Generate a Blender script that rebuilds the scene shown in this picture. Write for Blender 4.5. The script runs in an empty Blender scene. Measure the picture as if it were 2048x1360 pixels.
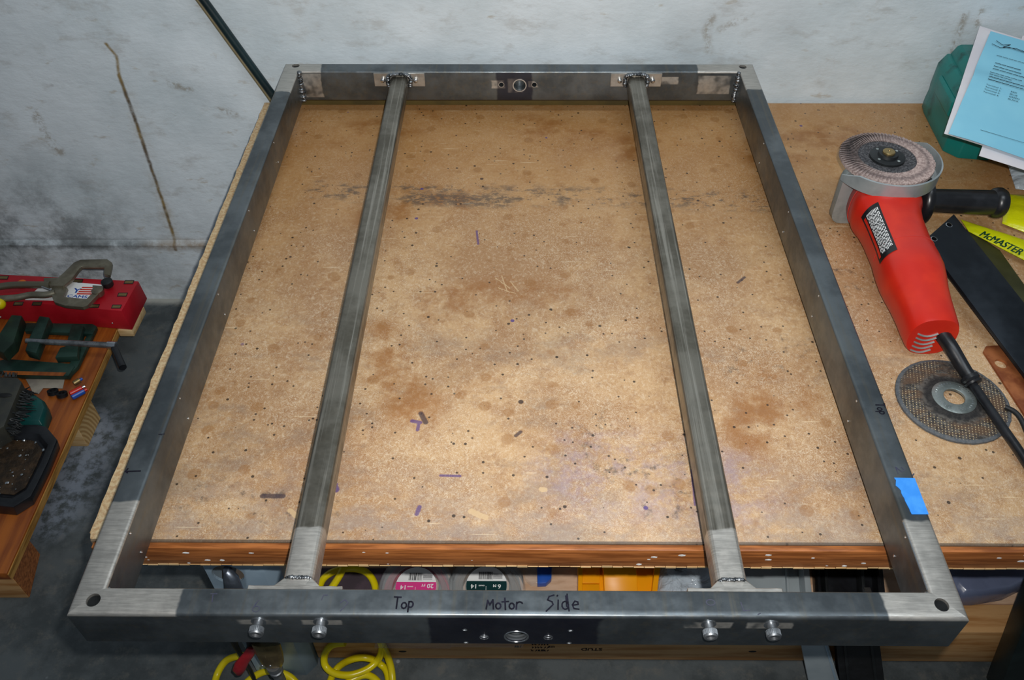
import bpy, bmesh, math, random
from mathutils import Vector, Matrix, noise
random.seed(7)
V = Vector
PI = math.pi
scene = bpy.context.scene
col = scene.collection

# ------------------------------------------------------------------ camera, light, exposure
CAM = V((0.35221, -0.30881, 0.69404)); FPX = 1702.16; WY = .902
_p, _y, _r = math.radians(-45.6049), math.radians(-0.6007), math.radians(-0.2364)
FW = V((math.sin(_y)*math.cos(_p), math.cos(_y)*math.cos(_p), math.sin(_p)))
_rt = FW.cross(V((0, 0, 1))).normalized(); _up = _rt.cross(FW)
RT = _rt*math.cos(_r) + _up*math.sin(_r); UP = -_rt*math.sin(_r) + _up*math.cos(_r)
cd = bpy.data.cameras.new('camera'); cam = bpy.data.objects.new('camera', cd); col.objects.link(cam)
cd.sensor_width = 36; cd.lens = FPX/2048*36; cd.clip_start = .02
cam.matrix_world = Matrix.Translation(CAM) @ Matrix((RT, UP, -FW)).transposed().to_4x4()
scene.camera = cam
scene.view_settings.view_transform = 'Standard'; scene.view_settings.look = 'None'
scene.view_settings.gamma = 1; scene.view_settings.use_curve_mapping = False
scene.view_settings.exposure = 0.0
world = bpy.data.worlds.new('world'); scene.world = world; world.use_nodes = True
world.node_tree.nodes['Background'].inputs[0].default_value = (.60, .72, .85, 1)
world.node_tree.nodes['Background'].inputs[1].default_value = .17
def light(name, kind, loc, energy, color, size=None, size_y=None, target=None):
    l = bpy.data.lights.new(name, kind); l.energy = energy; l.color = color
    if kind == 'AREA':
        l.shape = 'RECTANGLE'; l.size = size; l.size_y = size_y
    elif size: l.shadow_soft_size = size
    o = bpy.data.objects.new(name, l); col.objects.link(o); o.location = loc
    if target is not None: o.rotation_euler = (V(target)-V(loc)).to_track_quat('-Z', 'Y').to_euler()
    return o
fl = light('camera_flash', 'SPOT', CAM + RT*.024 + UP*.03, 40, (1, .97, .93), .006, target=(.42, .80, .10)); fl.data.spot_size = math.radians(125); fl.data.spot_blend = 1
light('ceiling_lamp', 'AREA', (.75, .15, 1.75), 9, (.86, .94, 1), 1.25, .35, (.75, .25, 0))

# ------------------------------------------------------------------ measuring the photograph on real planes
def ray(x, y): return FW + RT*((x-1024)/FPX) + UP*((680-y)/FPX)
def az(x, y, z): d = ray(x, y); return CAM + d*((z-CAM.z)/d.z)
def ay(x, y, Y): d = ray(x, y); return CAM + d*((Y-CAM.y)/d.y)
def az_l(pts, z): return [az(x, y, z) for x, y in pts]

# ------------------------------------------------------------------ mesh helpers
def frame_of(ax):
    ax = V(ax).normalized(); a = V((0, 0, 1)) if abs(ax.z) < .9 else V((1, 0, 0))
    u = a.cross(ax).normalized(); return u, ax.cross(u), ax
class MB:
    def __init__(s): s.bm = bmesh.new()
    def v(s, p): return s.bm.verts.new(p)
    def f(s, vs):
        try: return s.bm.faces.new(vs)
        except ValueError: return None
    def box(s, x0, x1, y0, y1, z0, z1, M=None):
        vs = [V((x, y, z)) for z in (z0, z1) for y in (y0, y1) for x in (x0, x1)]
        if M is not None: vs = [M @ q for q in vs]
        w = [s.v(q) for q in vs]
        for i in ((0, 2, 3, 1), (4, 5, 7, 6), (0, 1, 5, 4), (2, 6, 7, 3), (0, 4, 6, 2), (1, 3, 7, 5)): s.f([w[k] for k in i])
        return s
    def loft(s, rings, cap=True, closed=False):
        R = [[s.v(q) for q in r] for r in rings]; n = len(R[0])
        for a, b in zip(R, R[1:] + ([R[0]] if closed else [])):
            for i in range(n): s.f([a[i], a[(i+1) % n], b[(i+1) % n], b[i]])
        if cap and not closed: s.f(R[0][::-1]); s.f(R[-1])
        return s
    def cyl(s, p0, p1, r, r1=None, n=20):
        p0, p1 = V(p0), V(p1); u, w, a = frame_of(p1-p0); r1 = r if r1 is None else r1
        return s.loft([[p + u*q*math.cos(t) + w*q*math.sin(t) for t in [2*PI*i/n for i in range(n)]] for p, q in ((p0, r), (p1, r1))])
    def lathe(s, prof, o, ax, n=32, cap=True, closed=False):
        o = V(o); u, w, a = frame_of(ax)
        return s.loft([[o + a*h + (u*math.cos(t) + w*math.sin(t))*max(r, 1e-5) for t in [2*PI*i/n for i in range(n)]] for r, h in prof], cap, closed)
    def tube(s, pts, r, n=8, r2=None):
        pts = [V(q) for q in pts]; rings = []; u = None
        for i, q in enumerate(pts):
            t = (pts[min(i+1, len(pts)-1)] - pts[max(i-1, 0)]).normalized()
            if u is None: u = frame_of(t)[0]
            u = (u - t*u.dot(t)).normalized(); w = t.cross(u)
            rr = r if r2 is None else r + (r2-r)*i/(len(pts)-1)
            rings.append([q + u*rr*math.cos(2*PI*k/n) + w*rr*math.sin(2*PI*k/n) for k in range(n)])
        return s.loft(rings)
    def prism(s, pts, d):
        pts = [V(q) for q in pts]; d = V(d)
        return s.loft([pts, [q+d for q in pts]])
    def blob(s, c, r, sub=2, sc=(1, 1, 1), amp=0, seed=0):
        g = bmesh.ops.create_icosphere(s.bm, subdivisions=sub, radius=1)
        for q in g['verts']:
            n0 = q.co.copy(); k = 1 + amp*noise.noise(n0*2.3 + V((seed, 0, 0)))
            q.co = V(c) + V((n0.x*sc[0], n0.y*sc[1], n0.z*sc[2]))*r*k
        return s
def smooth_pts(pts, k=6):
    pts = [V(q) for q in pts]; out = []
    for i in range(len(pts)-1):
        a, b, c, d = pts[max(i-1, 0)], pts[i], pts[i+1], pts[min(i+2, len(pts)-1)]
        for j in range(k):
            t = j/k; out.append(.5*((2*b) + (c-a)*t + (2*a-5*b+4*c-d)*t*t + (3*b-a-3*c+d)*t**3))
    return out + [pts[-1]]
def root_of(o):
    while o.parent: o = o.parent
    return o
def finish(mb, name, m, parent=None, bevel=0, seg=2, ang=38, label=None, stuff=False, bev_filter=None):
    bm = mb.bm
    bmesh.ops.recalc_face_normals(bm, faces=bm.faces[:])
    if bevel:
        es = [e for e in bm.edges if len(e.link_faces) == 2 and e.calc_face_angle(0) > .6 and (bev_filter is None or bev_filter(e))]
        if es: bmesh.ops.bevel(bm, geom=es, offset=bevel, segments=seg, affect='EDGES', profile=.5, clamp_overlap=True)
    me = bpy.data.meshes.new(name)
    off = V((0, 0, 0)) if parent is None else V(root_of(parent)['o'])
    if off.length: bmesh.ops.translate(bm, verts=bm.verts[:], vec=-off)
    bm.to_mesh(me); bm.free()
    me.polygons.foreach_set('use_smooth', [True]*len(me.polygons)); me.set_sharp_from_angle(angle=math.radians(ang))
    if m: me.materials.append(m)
    o = bpy.data.objects.new(name, me); col.objects.link(o)
    if parent is not None: o.parent = parent
    if label: o['label'] = label
    if stuff: o['kind'] = 'stuff'
    return o
def thing(name, label, cat, loc, group=None):
    o = bpy.data.objects.new(name, None); col.objects.link(o); o.location = loc; o.empty_display_size = .02
    o['o'] = tuple(loc); o['label'] = label; o['category'] = cat
    if group: o['group'] = group
    return o
def single(mb, name, m, label, cat, loc, group=None, **k):
    """a thing that is one mesh, origin at its base"""
    bmesh.ops.translate(mb.bm, verts=mb.bm.verts[:], vec=-V(loc))
    o = finish(mb, name, m, None, **k); o.location = loc; o['o'] = tuple(loc); o['label'] = label; o['category'] = cat
    if group: o['group'] = group
    return o
def struct(mb, name, m, **k):
    o = finish(mb, name, m, None, **k); o['kind'] = 'structure'; o['o'] = (0, 0, 0); return o
def boolean(o, cutter, op='DIFFERENCE'):
    """cut real holes, keep a plain mesh"""
    m = o.modifiers.new('b', 'BOOLEAN'); m.object = cutter; m.operation = op; m.solver = 'EXACT'
    bpy.context.view_layer.update()
    me = bpy.data.meshes.new_from_object(o.evaluated_get(bpy.context.evaluated_depsgraph_get()))
    o.modifiers.clear(); me.name = o.name; o.data = me
def cutter_of(mb):
    bmesh.ops.recalc_face_normals(mb.bm, faces=mb.bm.faces[:])
    me = bpy.data.meshes.new('cutter'); mb.bm.to_mesh(me); mb.bm.free()
    o = bpy.data.objects.new('cutter', me); col.objects.link(o); return o

# flat lettering: strokes or font on a plane (origin, x axis, y axis)
def ribbon(mb, pts, w, O, X, Y, N=None):
    O, X, Y = V(O), V(X).normalized(), V(Y).normalized(); N = X.cross(Y)
    pts = [V((a, b)) for a, b in pts]
    for a, b in zip(pts, pts[1:]):
        d = (b-a)
        if d.length < 1e-6: continue
        d.normalize(); n = V((-d.y, d.x))*w/2; e = d*w*.35
        q = [a-e+n, a-e-n, b+e-n, b+e+n]
        mb.f([mb.v(O + X*k.x + Y*k.y + N*.00005*random.random()) for k in q])
def arc(cx, cy, rx, ry, a0, a1, n=10): return [(cx+rx*math.cos(math.radians(a0+(a1-a0)*i/n)), cy+ry*math.sin(math.radians(a0+(a1-a0)*i/n))) for i in range(n+1)]
def text_mb(mb, body, size, O, X, Y, align='LEFT', shear=0, bold=0, sx=1):
    c = bpy.data.curves.new('t', 'FONT'); c.body = body; c.size = size; c.align_x = align; c.shear = shear; c.resolution_u = 3
    o = bpy.data.objects.new('t', c); col.objects.link(o); bpy.context.view_layer.update()
    me = bpy.data.meshes.new_from_object(o.evaluated_get(bpy.context.evaluated_depsgraph_get()))
    O, X, Y = V(O), V(X).normalized(), V(Y).normalized()
    for k in ((0,) if not bold else (-1, 1)):
        vs = [mb.v(O + X*(q.co.x*sx+k*bold*.7) + Y*(q.co.y+k*bold*.3) + X.cross(Y)*k*.00002) for q in me.vertices]
        for p in me.polygons: mb.f([vs[i] for i in p.vertices])
    bpy.data.objects.remove(o); bpy.data.curves.remove(c); bpy.data.meshes.remove(me)

# ------------------------------------------------------------------ materials
def lin(c):
    if isinstance(c, str): c = [int(c[i:i+2], 16)/255 for i in (0, 2, 4)]
    return tuple(x/12.92 if x <= .04045 else ((x+.055)/1.055)**2.4 for x in c) + (1,)
class NT:
    def __init__(s, name):
        s.m = bpy.data.materials.new(name); s.m.use_nodes = True; s.t = s.m.node_tree; s.b = s.t.nodes['Principled BSDF']
        s.co = s.t.nodes.new('ShaderNodeTexCoord').outputs['Object']
    def n(s, kind, **kw):
        q = s.t.nodes.new('ShaderNode'+kind)
        for k, v in kw.items(): setattr(q, k, v)
        return q
    def link(s, a, b):
        if isinstance(a, (int, float, tuple)): b.default_value = a
        else: s.t.links.new(a, b)
    def math(s, op, a, b=0, c=None, clamp=False):
        q = s.n('Math', operation=op, use_clamp=clamp); s.link(a, q.inputs[0]); s.link(b, q.inputs[1])
        if c is not None: s.link(c, q.inputs[2])
        return q.outputs[0]
    def map(s, scale=(1, 1, 1), loc=(0, 0, 0), rot=(0, 0, 0)):
        q = s.n('Mapping'); s.link(s.co, q.inputs[0]); q.inputs['Scale'].default_value = scale; q.inputs['Location'].default_value = loc; q.inputs['Rotation'].default_value = rot
        return q.outputs[0]
    def noise(s, scale, detail=4, vec=None, rough=.6, dist=0):
        q = s.n('TexNoise'); s.link(vec if vec is not None else s.co, q.inputs['Vector']); q.inputs['Scale'].default_value = scale
        q.inputs['Detail'].default_value = detail; q.inputs['Roughness'].default_value = rough; q.inputs['Distortion'].default_value = dist
        return q.outputs[0]
    def voro(s, scale, vec=None):
        q = s.n('TexVoronoi'); s.link(vec if vec is not None else s.co, q.inputs['Vector']); q.inputs['Scale'].default_value = scale
        return q
    def ramp(s, fac, a, b, lo=0, hi=1):
        q = s.n('MapRange', interpolation_type='SMOOTHSTEP'); s.link(fac, q.inputs[0]); q.inputs[1].default_value = a; q.inputs[2].default_value = b
        q.inputs[3].default_value = lo; q.inputs[4].default_value = hi
        return q.outputs[0]
    def mix(s, fac, a, b):
        q = s.n('Mix', data_type='RGBA'); s.link(fac, q.inputs[0]); s.link(a, q.inputs[6]); s.link(b, q.inputs[7]); return q.outputs[2]
    def xyz(s, vec=None):
        q = s.n('SeparateXYZ'); s.link(vec if vec is not None else s.co, q.inputs[0]); return q.outputs
    def band(s, v, a, b, soft):
        return s.math('MULTIPLY', s.ramp(v, a-soft, a+soft), s.ramp(v, b-soft, b+soft, 1, 0))
    def mx(s, l):
        r = l[0]
        for q in l[1:]: r = s.math('MAXIMUM', r, q)
        return r
    def seg(s, u, v, a, b, w, soft):
        """soft mask along a segment a-b in the (u,v) plane"""
        (ax, ay_), (bx, by) = a, b; L2 = (bx-ax)**2+(by-ay_)**2; L = math.sqrt(L2)
        du = s.math('SUBTRACT', u, ax); dv = s.math('SUBTRACT', v, ay_)
        t = s.math('DIVIDE', s.math('ADD', s.math('MULTIPLY', du, (bx-ax)), s.math('MULTIPLY', dv, (by-ay_))), L2, clamp=True)
        pu = s.math('SUBTRACT', du, s.math('MULTIPLY', t, bx-ax)); pv = s.math('SUBTRACT', dv, s.math('MULTIPLY', t, by-ay_))
        d = s.math('SQRT', s.math('ADD', s.math('MULTIPLY', pu, pu), s.math('MULTIPLY', pv, pv)))
        return s.ramp(d, w, w+soft, 1, 0)
    def bump(s, h, strength=.3, dist=.001):
        q = s.n('Bump'); s.link(h, q.inputs['Height']); q.inputs['Strength'].default_value = strength; q.inputs['Distance'].default_value = dist
        s.link(q.outputs[0], s.b.inputs['Normal'])
    def done(s, color, rough=.5, metal=0, spec=None):
        s.link(color, s.b.inputs['Base Color']); s.link(rough, s.b.inputs['Roughness']); s.link(metal, s.b.inputs['Metallic'])
        if spec is not None: s.b.inputs['Specular IOR Level'].default_value = spec
        return s.m
def mat(name, c1, c2=None, scale=30, rough=.5, metal=0, bump=0, bscale=None, stretch=(1, 1, 1), lo=.4, hi=.65, detail=4, dist=.0005):
    t = NT(name); v = t.map(stretch); f = t.noise(scale, detail, v)
    c = lin(c1) if c2 is None else t.mix(t.ramp(f, lo, hi), lin(c1), lin(c2))
    if bump: t.bump(t.noise(bscale or scale*3, 4, v), bump, dist)
    r = t.math('ADD', t.math('MULTIPLY', f, .2), rough-.1)
    return t.done(c, r, metal)

def bench_material():
    t = NT('worn_bench_top'); X, Y, Z = t.xyz()
    n1 = t.noise(7, 6, rough=.65, dist=.3); n2 = t.noise(28, 5, rough=.7); n3 = t.noise(260, 4, t.map((1, .8, 1)), .7, .8)
    c = t.mix(t.ramp(n1, .38, .62), lin('A07A54'), lin('BD9A70'))
    c = t.mix(t.math('MULTIPLY', t.ramp(n2, .48, .7), .7), c, lin('946A44'))
    c = t.mix(t.math('MULTIPLY', t.ramp(n3, .5, .66), .42), c, lin('D6C4AA'))
    c = t.mix(t.math('MULTIPLY', t.ramp(n3, .46, .34), .35), c, lin('8A6440'))
    fib = t.n('TexWave'); t.link(t.map((1, 1, 1), rot=(0, 0, .9)), fib.inputs[0]); fib.inputs['Scale'].default_value = 60; fib.inputs['Distortion'].default_value = 26; fib.inputs['Detail'].default_value = 4; fib.inputs['Detail Scale'].default_value = 2.2
    c = t.mix(t.math('MULTIPLY', t.math('MULTIPLY', t.ramp(fib.outputs[1], .9, 1), t.ramp(t.noise(8, 3), .4, .6)), .6), c, lin('E2D2B8'))
    fib2 = t.n('TexWave'); t.link(t.map((1, 1, 1), (5, 3, 0), (0, 0, -.7)), fib2.inputs[0]); fib2.inputs['Scale'].default_value = 85; fib2.inputs['Distortion'].default_value = 32; fib2.inputs['Detail'].default_value = 5; fib2.inputs['Detail Scale'].default_value = 2.6
    c = t.mix(t.math('MULTIPLY', t.math('MULTIPLY', t.ramp(fib2.outputs[1], .9, 1), t.ramp(Y, .6, .25, .25, 1)), .5), c, lin('E4D6C0'))
    gm = t.math('MULTIPLY', t.ramp(t.noise(13, 6, t.map((.7, 1.2, 1), (8, 8, 0)), .7), .5, .64), t.ramp(Y, .5, .3))
    c = t.mix(t.math('MULTIPLY', gm, .4), c, lin('7C6E64'))
    c = t.mix(t.math('MULTIPLY', t.ramp(t.noise(60, 6, t.map((1, 1, 1), (3, 1, 0)), .75), .53, .7), .5), c, lin('855C38'))
    # far half is more yellow-brown, the front is worn greyish
    c = t.mix(t.math('MULTIPLY', t.ramp(t.math('ADD', Y, t.math('MULTIPLY', n1, .12)), .45, .85), .55), c, lin('AE7A3C'))
    wear = t.math('MULTIPLY', t.ramp(t.math('ADD', Y, t.math('MULTIPLY', n1, .25)), .36, .2), t.ramp(t.noise(22, 6, t.map((1, 1.6, 1), (5, 2, 0)), .7), .4, .62))
    c = t.mix(t.math('MULTIPLY', wear, .6), c, lin('918680'))
    sheen_tint = t.math('MULTIPLY', t.seg(X, Y, (.42, .19), (.55, .17), .02, .06), t.ramp(t.noise(26, 7, t.map(loc=(1, 6, 2)), .75), .42, .62))  # bluish sheen of the room light, tinted into the wood colour
    c = t.mix(t.math('MULTIPLY', sheen_tint, .4), c, lin('8C84A0'))
    # brown stains
    st = t.mx([t.seg(X, Y, a, b, w, .035) for a, b, w in (((.27, .43), (.40, .45), .02), ((.19, .37), (.24, .27), .012), ((.16, .60), (.28, .64), .012), ((.37, .82), (.52, .76), .02), ((.10, .80), (.2, .84), .015), ((.6, .25), (.64, .3), .02), ((.71, .75), (.83, .8), .02))])
    st = t.math('MULTIPLY', st, t.ramp(t.noise(16, 6, t.map(loc=(2, 7, 0)), .7), .42, .62))
    c = t.mix(t.math('MULTIPLY', st, .75), c, lin('8E5A26'))
    # round drip spots
    vo = t.voro(42, t.map((1, 1, 0), (.3, .1, 0))); spot = t.math('MULTIPLY', t.ramp(vo.outputs['Distance'], .24, .34, 1, 0), t.ramp(t.n_sep(vo), .72, .74) if hasattr(t, 'n_sep') else t.ramp(t.xyz(vo.outputs['Color'])[0], .72, .74))
    c = t.mix(t.math('MULTIPLY', spot, .45), c, lin('8E602F'))
    # dark scorch band
    bn = t.math('MULTIPLY', t.seg(X, Y, (.08, .66), (.70, .635), .006, .03), t.ramp(t.noise(50, 8, t.map((.6, 1.1, 1)), .8), .49, .6))
    bn2 = t.math('MULTIPLY', t.seg(X, Y, (.21, .64), (.33, .635), .007, .016), t.ramp(t.noise(160, 6, t.map((.6, 1.1, 1)), .8), .42, .54))
    bn3 = t.math('MULTIPLY', t.mx([t.seg(X, Y, a, b, .01, .03) for a, b in (((.42, .2), (.52, .17)), ((.49, .15), (.44, .24)), ((.16, .14), (.0, .16)), ((.60, .33), (.66, .36)), ((.72, .49), (.76, .47)))]), t.ramp(t.noise(60, 6, None, .75), .52, .68))
    c = t.mix(t.math('MULTIPLY', t.mx([bn, bn2, bn3]), .72), c, lin('47423E'))
    # black specks and violet ink
    for sc, th, key, colr in ((120, .16, .78, '2A2420'), (62, .10, .70, '1A1614'), (40, .075, .55, '14110F'), (17, .05, .6, '2A2024'), (23, .055, .84, '4B3A7A')):
        vo = t.voro(sc, t.map((1, 1, 0), (key*3, key, 0)))
        sp = t.math('MULTIPLY', t.ramp(vo.outputs['Distance'], th*.85, th*1.1, 1, 0), t.ramp(t.xyz(vo.outputs['Color'])[0], key, key+.01))
        c = t.mix(t.math('MULTIPLY', sp, .85), c, lin(colr))
    # scratches
    for rz, k in ((.7, 1), (-.5, 2), (1.3, 3), (.1, 4)):
        s1 = t.noise(9, 1, t.map((1.6, 34, 1), (k, k*2, 0), (0, 0, rz)), .5)
        c = t.mix(t.math('MULTIPLY', t.math('MULTIPLY', t.ramp(s1, .745, .775), t.ramp(t.noise(6, 2, t.map(loc=(k*3, 1, 0))), .48, .56)), .35), c, lin('F3E0BB'))
    c = t.mix(t.math('MULTIPLY', t.mx([t.seg(t.math('ADD', X, t.math('MULTIPLY', n2, .006)), t.math('ADD', Y, t.math('MULTIPLY', n3, .006)), a, b, w, .0008) for a, b, w in (((.311, .145), (.325, .138), .0025), ((.138, .145), (.148, .136), .002), ((.378, .17), (.382, .17), .002), ((.327, .480), (.345, .462), .0002), ((.331, .462), (.352, .452), .0002), ((.335, .484), (.342, .455), .0002), ((.345, .474), (.356, .456), .0002))]), .8), c, lin('C8AC84'))
    vm = []
    for a_, b_, w_ in (((826, 842), (842, 845), .0016), ((840, 845), (837, 860), .0012), ((672, 970), (675, 980), .0022), ((841, 1014), (836, 1028), .0016), ((883, 951), (922, 952), .0008), ((955, 462), (958, 488), .0008), ((1385, 940), (1392, 1010), .0004)):
        A_, B_ = az(*a_, 0), az(*b_, 0); vm.append(t.seg(t.math('ADD', X, t.math('MULTIPLY', n3, .002)), Y, (A_.x, A_.y), (B_.x, B_.y), w_, .0012))
    c = t.mix(t.math('MULTIPLY', t.mx(vm), .75), c, lin('4A3676'))
    c = t.mix(t.math('MULTIPLY', t.mx([t.seg(X, Y, a, b, w, .0015) for a, b, w in (((.105, .158), (.125, .158), .0018), ((.35, .233), (.355, .238), .0012), ((.62, .47), (.63, .48), .001), ((.25, .262), (.256, .25), .002))]), .8), c, lin('3A2F38'))
    # raw, paler particle board along the left margin and the rubbed front
    lm = t.ramp(t.math('ADD', X, t.math('MULTIPLY', n2, .01)), .004, -.004)
    c = t.mix(t.math('MULTIPLY', lm, .7), c, t.mix(t.ramp(t.noise(260, 4), .4, .6), lin('BE9C70'), lin('DCC79C')))
    fl = t.math('MULTIPLY', t.ramp(Y, .1105, .1095), .8)
    c = t.mix(fl, c, lin('4C4138'))
    t.bump(t.math('ADD', t.math('MULTIPLY', n2, 1), t.noise(200, 3)), .35, .0006)
    return t.done(c, t.ramp(t.noise(14, 5), .35, .7, .36, .58), 0, .4)

def wall_material():
    t = NT('stained_white_masonry'); X, Y, Z = t.xyz()
    n1 = t.noise(4, 6, rough=.6); n2 = t.noise(26, 6, t.map((.6, 1, 1.3)), .7); n3 = t.noise(9, 7, t.map(loc=(3, 2, 1)), .75)
    c = t.mix(t.ramp(n1, .35, .65), lin('C0CCD2'), lin('D6E0E6'))
    c = t.mix(t.math('MULTIPLY', t.ramp(n2, .52, .7), .45), c, lin('A8A8A4'))
    vo = t.voro(16, t.map((1, 0, 1))); sp = t.math('MULTIPLY', t.ramp(vo.outputs['Distance'], .03, .09, 1, 0), t.ramp(t.xyz(vo.outputs['Color'])[0], .75, .77)); c = t.mix(t.math('MULTIPLY', sp, .55), c, lin('6E6258'))
    c = t.mix(t.math('MULTIPLY', t.ramp(t.noise(40, 5, t.map((.5, 1, 1.2), (4, 4, 4))), .62, .72), .45), c, lin('A29070'))
    low = t.ramp(t.math('ADD', Z, t.math('MULTIPLY', n3, .16)), .06, -.2)
    lft = t.ramp(X, -.25, -.50)
    mold = t.math('MULTIPLY', t.math('MULTIPLY', low, t.ramp(n3, .40, .66)), t.math('ADD', t.math('MULTIPLY', lft, .75), .25))
    c = t.mix(t.math('MULTIPLY', mold, .8), c, lin('565A5A'))
    # the brown crack
    P = [ay(*q, WY) for q in ((214, 86), (234, 111), (238, 150), (267, 230), (301, 334), (325, 403), (354, 494))]
    wob = t.math('MULTIPLY', t.math('SUBTRACT', t.noise(60, 3), .5), .004)
    Xw = t.math('ADD', X, wob)
    crk = t.mx([t.seg(Xw, Z, (a.x, a.z), (b.x, b.z), w, .0042) for a, b, w in zip(P, P[1:], (.0001, .0001, .0009, .0008, .0006, .0007))])
    halo = t.mx([t.seg(Xw, Z, (a.x, a.z), (b.x, b.z), .001, .02) for a, b in zip(P[2:], P[3:])])
    c = t.mix(t.math('MULTIPLY', halo, t.math('MULTIPLY', t.ramp(n3, .4, .65), .5)), c, lin('A28A5A'))
    c = t.mix(t.math('MULTIPLY', crk, t.ramp(t.noise(35, 5, None, .7), .3, .55, .55, .95)), c, t.mix(t.ramp(t.noise(18, 3), .4, .6), lin('5A4C38'), lin('8A7340')))
    st = []
    for pts, w in ((((1930, 30), (1905, 105), (1890, 135)), .002), (((1965, 20), (1955, 50)), .001), (((1425, 35), (1412, 60), (1418, 100)), .002), (((1440, 60), (1500, 30)), .001), (((70, 230), (95, 280), (120, 305)), .006), (((335, 168), (378, 180)), .002), (((435, 220), (470, 230)), .001)):
        Q = [ay(*q, WY) for q in pts]
        st += [t.seg(Xw, Z, (a.x, a.z), (b.x, b.z), w*.5, .009) for a, b in zip(Q, Q[1:])]
    c = t.mix(t.math('MULTIPLY', t.mx(st), t.math('MULTIPLY', t.ramp(t.noise(70, 5, None, .75), .42, .62), .7)), c, lin('8F8676'))
    g = ay(1395, 70, WY); d2 = t.seg(X, Z, (g.x, g.z), (g.x+.1, g.z+.03), .02, .06)
    c = t.mix(t.math('MULTIPLY', d2, .25), c, lin('9AA0A4'))
    # mould line at the foot of the wall
    base = t.band(t.math('ADD', Z, t.math('MULTIPLY', t.math('SUBTRACT', n2, .5), .02)), -.300, -.284, .009)
    c = t.mix(t.math('MULTIPLY', base, t.ramp(t.noise(14, 6, t.map(loc=(9, 1, 1)), .7), .35, .62, .08, .8)), c, t.mix(t.ramp(X, -.36, -.28), lin('3E4140'), lin('7A5E33')))
    t.bump(t.math('ADD', t.math('MULTIPLY', t.noise(14, 5), 2), t.noise(90, 4, t.map((.5, 1, 1)))), .55, .0016)
    return t.done(c, .62, 0, .4)

def floor_material():
    t = NT('worn_painted_concrete_floor'); X, Y, Z = t.xyz()
    n1 = t.noise(9, 7, rough=.7); n2 = t.noise(45, 5, rough=.7)
    c = t.mix(t.ramp(n1, .38, .6), lin('3E4446'), lin('565C5E'))
    c = t.mix(t.math('MULTIPLY', t.ramp(n2, .5, .7), .5), c, lin('6C6A64'))
    a = t.seg(X, Y, (-.36, .55), (-.37, .42), .02, .07)
    c = t.mix(t.math('MULTIPLY', t.math('MULTIPLY', a, t.ramp(n2, .38, .58)), .7), c, lin('8D97A6'))
    wh = t.math('MULTIPLY', t.ramp(t.math('ADD', Y, t.math('MULTIPLY', n1, .03)), .882, .90), .8)
    c = t.mix(wh, c, lin('B4B4AC'))
    vo = t.voro(30); sp = t.math('MULTIPLY', t.ramp(vo.outputs['Distance'], .04, .1, 1, 0), t.ramp(t.xyz(vo.outputs['Color'])[0], .7, .72))
    c = t.mix(t.math('MULTIPLY', sp, .6), c, lin('9AA0A4'))
    t.bump(n2, .4, .001)
    return t.done(c, .6, 0, .35)

def steel_material(name, boxes, rough=.36, streak='77705F', ks=.3, base=('555B5F', '6F767A'), dykem=(), stretch=(40, 1.5, 40)):
    """mill scale with ground bare patches (boxes in object coordinates)"""
    t = NT(name); X, Y, Z = t.xyz()
    n1 = t.noise(12, 5, rough=.65); n2 = t.noise(3, 4, t.map(stretch), .7); n3 = t.noise(70, 3)
    c = t.mix(t.ramp(n1, .38, .62), lin(base[0]), lin(base[1]))
    c = t.mix(t.math('MULTIPLY', t.ramp(n2, .5, .65), ks), c, lin(streak))
    w = t.math('MULTIPLY', t.math('SUBTRACT', t.noise(28, 3), .5), .014)
    Xw, Yw = t.math('ADD', X, w), t.math('ADD', Y, w)
    f = 0.0
    if boxes:
        f = t.mx([t.math('MULTIPLY', t.math('MULTIPLY', t.band(Xw, b[0], b[1], .0012), t.band(Yw, b[2], b[3], .0012)), t.band(Z, b[4], b[5], .0006)) for b in boxes])
        br = t.noise(6, 4, t.map((9, 110, 9), rot=(0, 0, .5)), .7)
        c = t.mix(f, c, t.mix(t.ramp(br, .3, .7), lin('AAA7A1'), lin('C6C3BC')))
    if dykem:
        dk = t.mx([t.math('MULTIPLY', t.band(Xw, b[0], b[1], .002), t.band(Y, b[2], b[3], .002)) for b in dykem])
        dk = t.math('MULTIPLY', dk, t.ramp(Z, .0472, .0462))
        c = t.mix(t.math('MULTIPLY', dk, .85), c, lin('17132E'))
    r = t.ramp(n3, .3, .7, rough-.06, rough+.08)
    if boxes: r = t.math('ADD', r, t.math('MULTIPLY', f, .04))
    t.bump(t.noise(60, 3, t.map((3, 3, 3))), .12, .0003)
    return t.done(c, r, t.ramp(f, 0, 1, .8, .74) if boxes else .8)

def plastic_film(name, tint='FFFFFF', alpha=.3, rough=.12, wrinkle=.6, scale=18):
    t = NT(name); t.b.inputs['Alpha'].default_value = alpha
    t.bump(t.noise(scale, 3, None, .5, 1.2), wrinkle, .01)
    return t.done(lin(tint), rough, 0, .8)

M = {}
M['bench'] = bench_material()
M['wall'] = wall_material(); M['floor'] = floor_material()
M['strip'] = mat('stained_edge_wood', 'B06C38', '80481F', 9, .42, bump=.3, bscale=20, stretch=(2, 20, 30), lo=.35, hi=.65)
M['pale_wood'] = mat('pale_raw_lumber', 'D6B98A', 'BE9A66', 6, .65, bump=.3, bscale=15, stretch=(2, 16, 16))
M['lumber'] = mat('knotty_lumber', 'C79A66', 'A9753F', 5, .6, bump=.3, bscale=15, stretch=(1.5, 16, 16))
M['ply'] = mat('tan_plywood', 'C9A88C', 'B69274', 10, .6, bump=.2, stretch=(2, 8, 8))
M['platform'] = mat('varnished_orange_board', 'A25A1E', '7A3C12', 4, .4, bump=.25, bscale=14, stretch=(14, 1.2, 10), lo=.35, hi=.65)
M['platform_edge'] = mat('board_edge', 'B98C4A', '8A6024', 8, .55, stretch=(20, 2, 20))
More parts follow.
